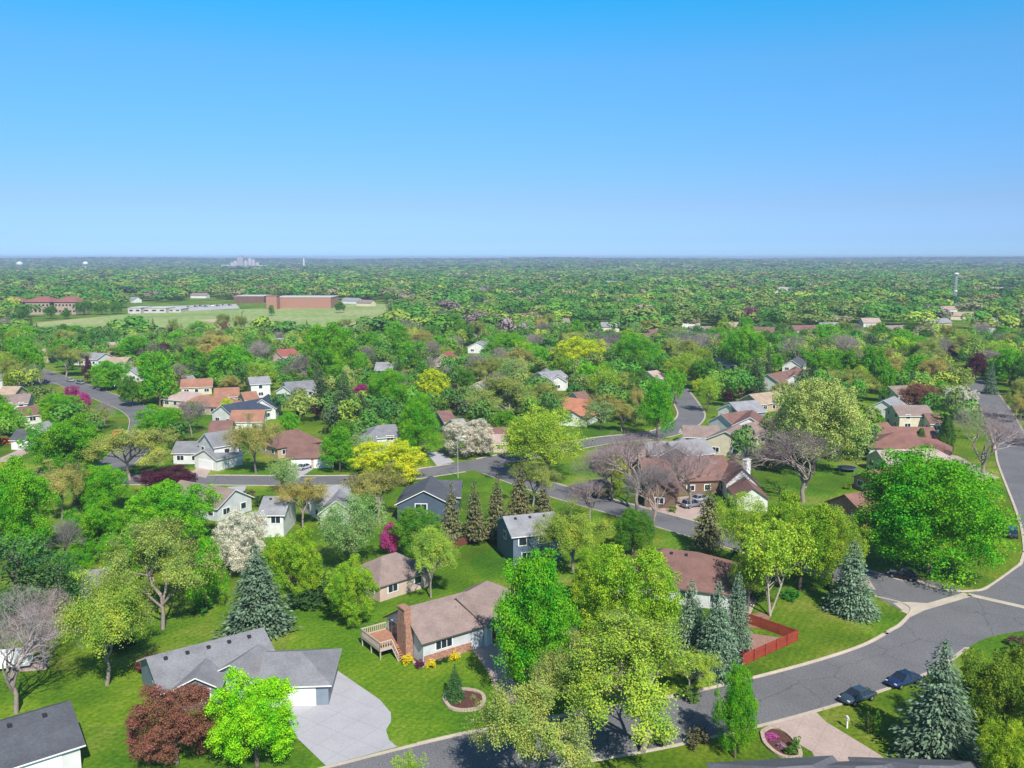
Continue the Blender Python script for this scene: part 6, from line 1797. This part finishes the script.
# ------------------------------------------------------------------ sky, sun, camera
SUN_EL = math.radians(45); SUN_AZ = math.radians(160)      # clockwise from +Y: behind the camera, a little to the right
w = bpy.data.worlds.new('World'); scene.world = w; w.use_nodes = True
nt = w.node_tree; bg = nt.nodes['Background']
sky = nt.nodes.new('ShaderNodeTexSky'); sky.sky_type = 'NISHITA'; sky.sun_disc = False
sky.sun_elevation = SUN_EL; sky.sun_rotation = SUN_AZ; sky.altitude = 250; sky.air_density = 1.0; sky.dust_density = 0.3; sky.ozone_density = 3.0
tcw = nt.nodes.new('ShaderNodeTexCoord'); sxw = nt.nodes.new('ShaderNodeSeparateXYZ'); nt.links.new(tcw.outputs['Generated'], sxw.inputs[0])
rmp = nt.nodes.new('ShaderNodeValToRGB'); nt.links.new(sxw.outputs['Z'], rmp.inputs['Fac'])
mlt = nt.nodes.new('ShaderNodeVectorMath'); mlt.operation = 'MULTIPLY'
SKYT = [(0.0, (.345, .60, 1.08)), (0.008, (.285, .49, .94)), (0.02, (.262, .43, .84)), (0.058, (.295, .41, .66)), (0.143, (.28, .53, .75)), (0.204, (.28, .61, .80)), (0.266, (.117, .705, .91)), (0.34, (.24, .56, .62)), (0.6, (.40, .54, .56))]
for i_, (p_, c_) in enumerate(SKYT):
    e_ = rmp.color_ramp.elements[i_] if i_ < 2 else rmp.color_ramp.elements.new(p_)
    e_.position = p_; e_.color = (*c_, 1)
nt.links.new(sky.outputs[0], mlt.inputs[0]); nt.links.new(rmp.outputs[0], mlt.inputs[1])
nt.links.new(mlt.outputs[0], bg.inputs['Color']); bg.inputs['Strength'].default_value = 0.147
sl = bpy.data.lights.new('sun', 'SUN'); sl.energy = 4.7; sl.angle = math.radians(0.5); sl.color = (1.0, 0.95, 0.86)
so = bpy.data.objects.new('sun', sl); COL.objects.link(so)
so.rotation_euler = Vector((math.sin(SUN_AZ) * math.cos(SUN_EL), math.cos(SUN_AZ) * math.cos(SUN_EL), math.sin(SUN_EL))).to_track_quat('Z', 'Y').to_euler()

cam = bpy.data.cameras.new('camera'); co = bpy.data.objects.new('camera', cam); COL.objects.link(co)
co.location = (0, 0, HC); co.rotation_euler = (math.pi / 2 - PITCH, 0, 0)
cam.sensor_width = 36; cam.lens = FPX * 36 / 1024; cam.clip_start = 0.5; cam.clip_end = 40000
scene.camera = co
scene.view_settings.view_transform = 'Standard'; scene.view_settings.look = 'None'; scene.view_settings.exposure = 0.45; scene.view_settings.gamma = 1.0
scene.cycles.max_bounces = 5; scene.cycles.diffuse_bounces = 3; scene.cycles.glossy_bounces = 2; scene.cycles.transmission_bounces = 4; scene.cycles.volume_bounces = 0
scene.cycles.transparent_max_bounces = 4
scene.cycles.use_denoising = True; scene.cycles.denoiser = 'OPENIMAGEDENOISE'; scene.cycles.denoising_input_passes = 'RGB_ALBEDO_NORMAL'; scene.cycles.denoising_prefilter = 'ACCURATE'
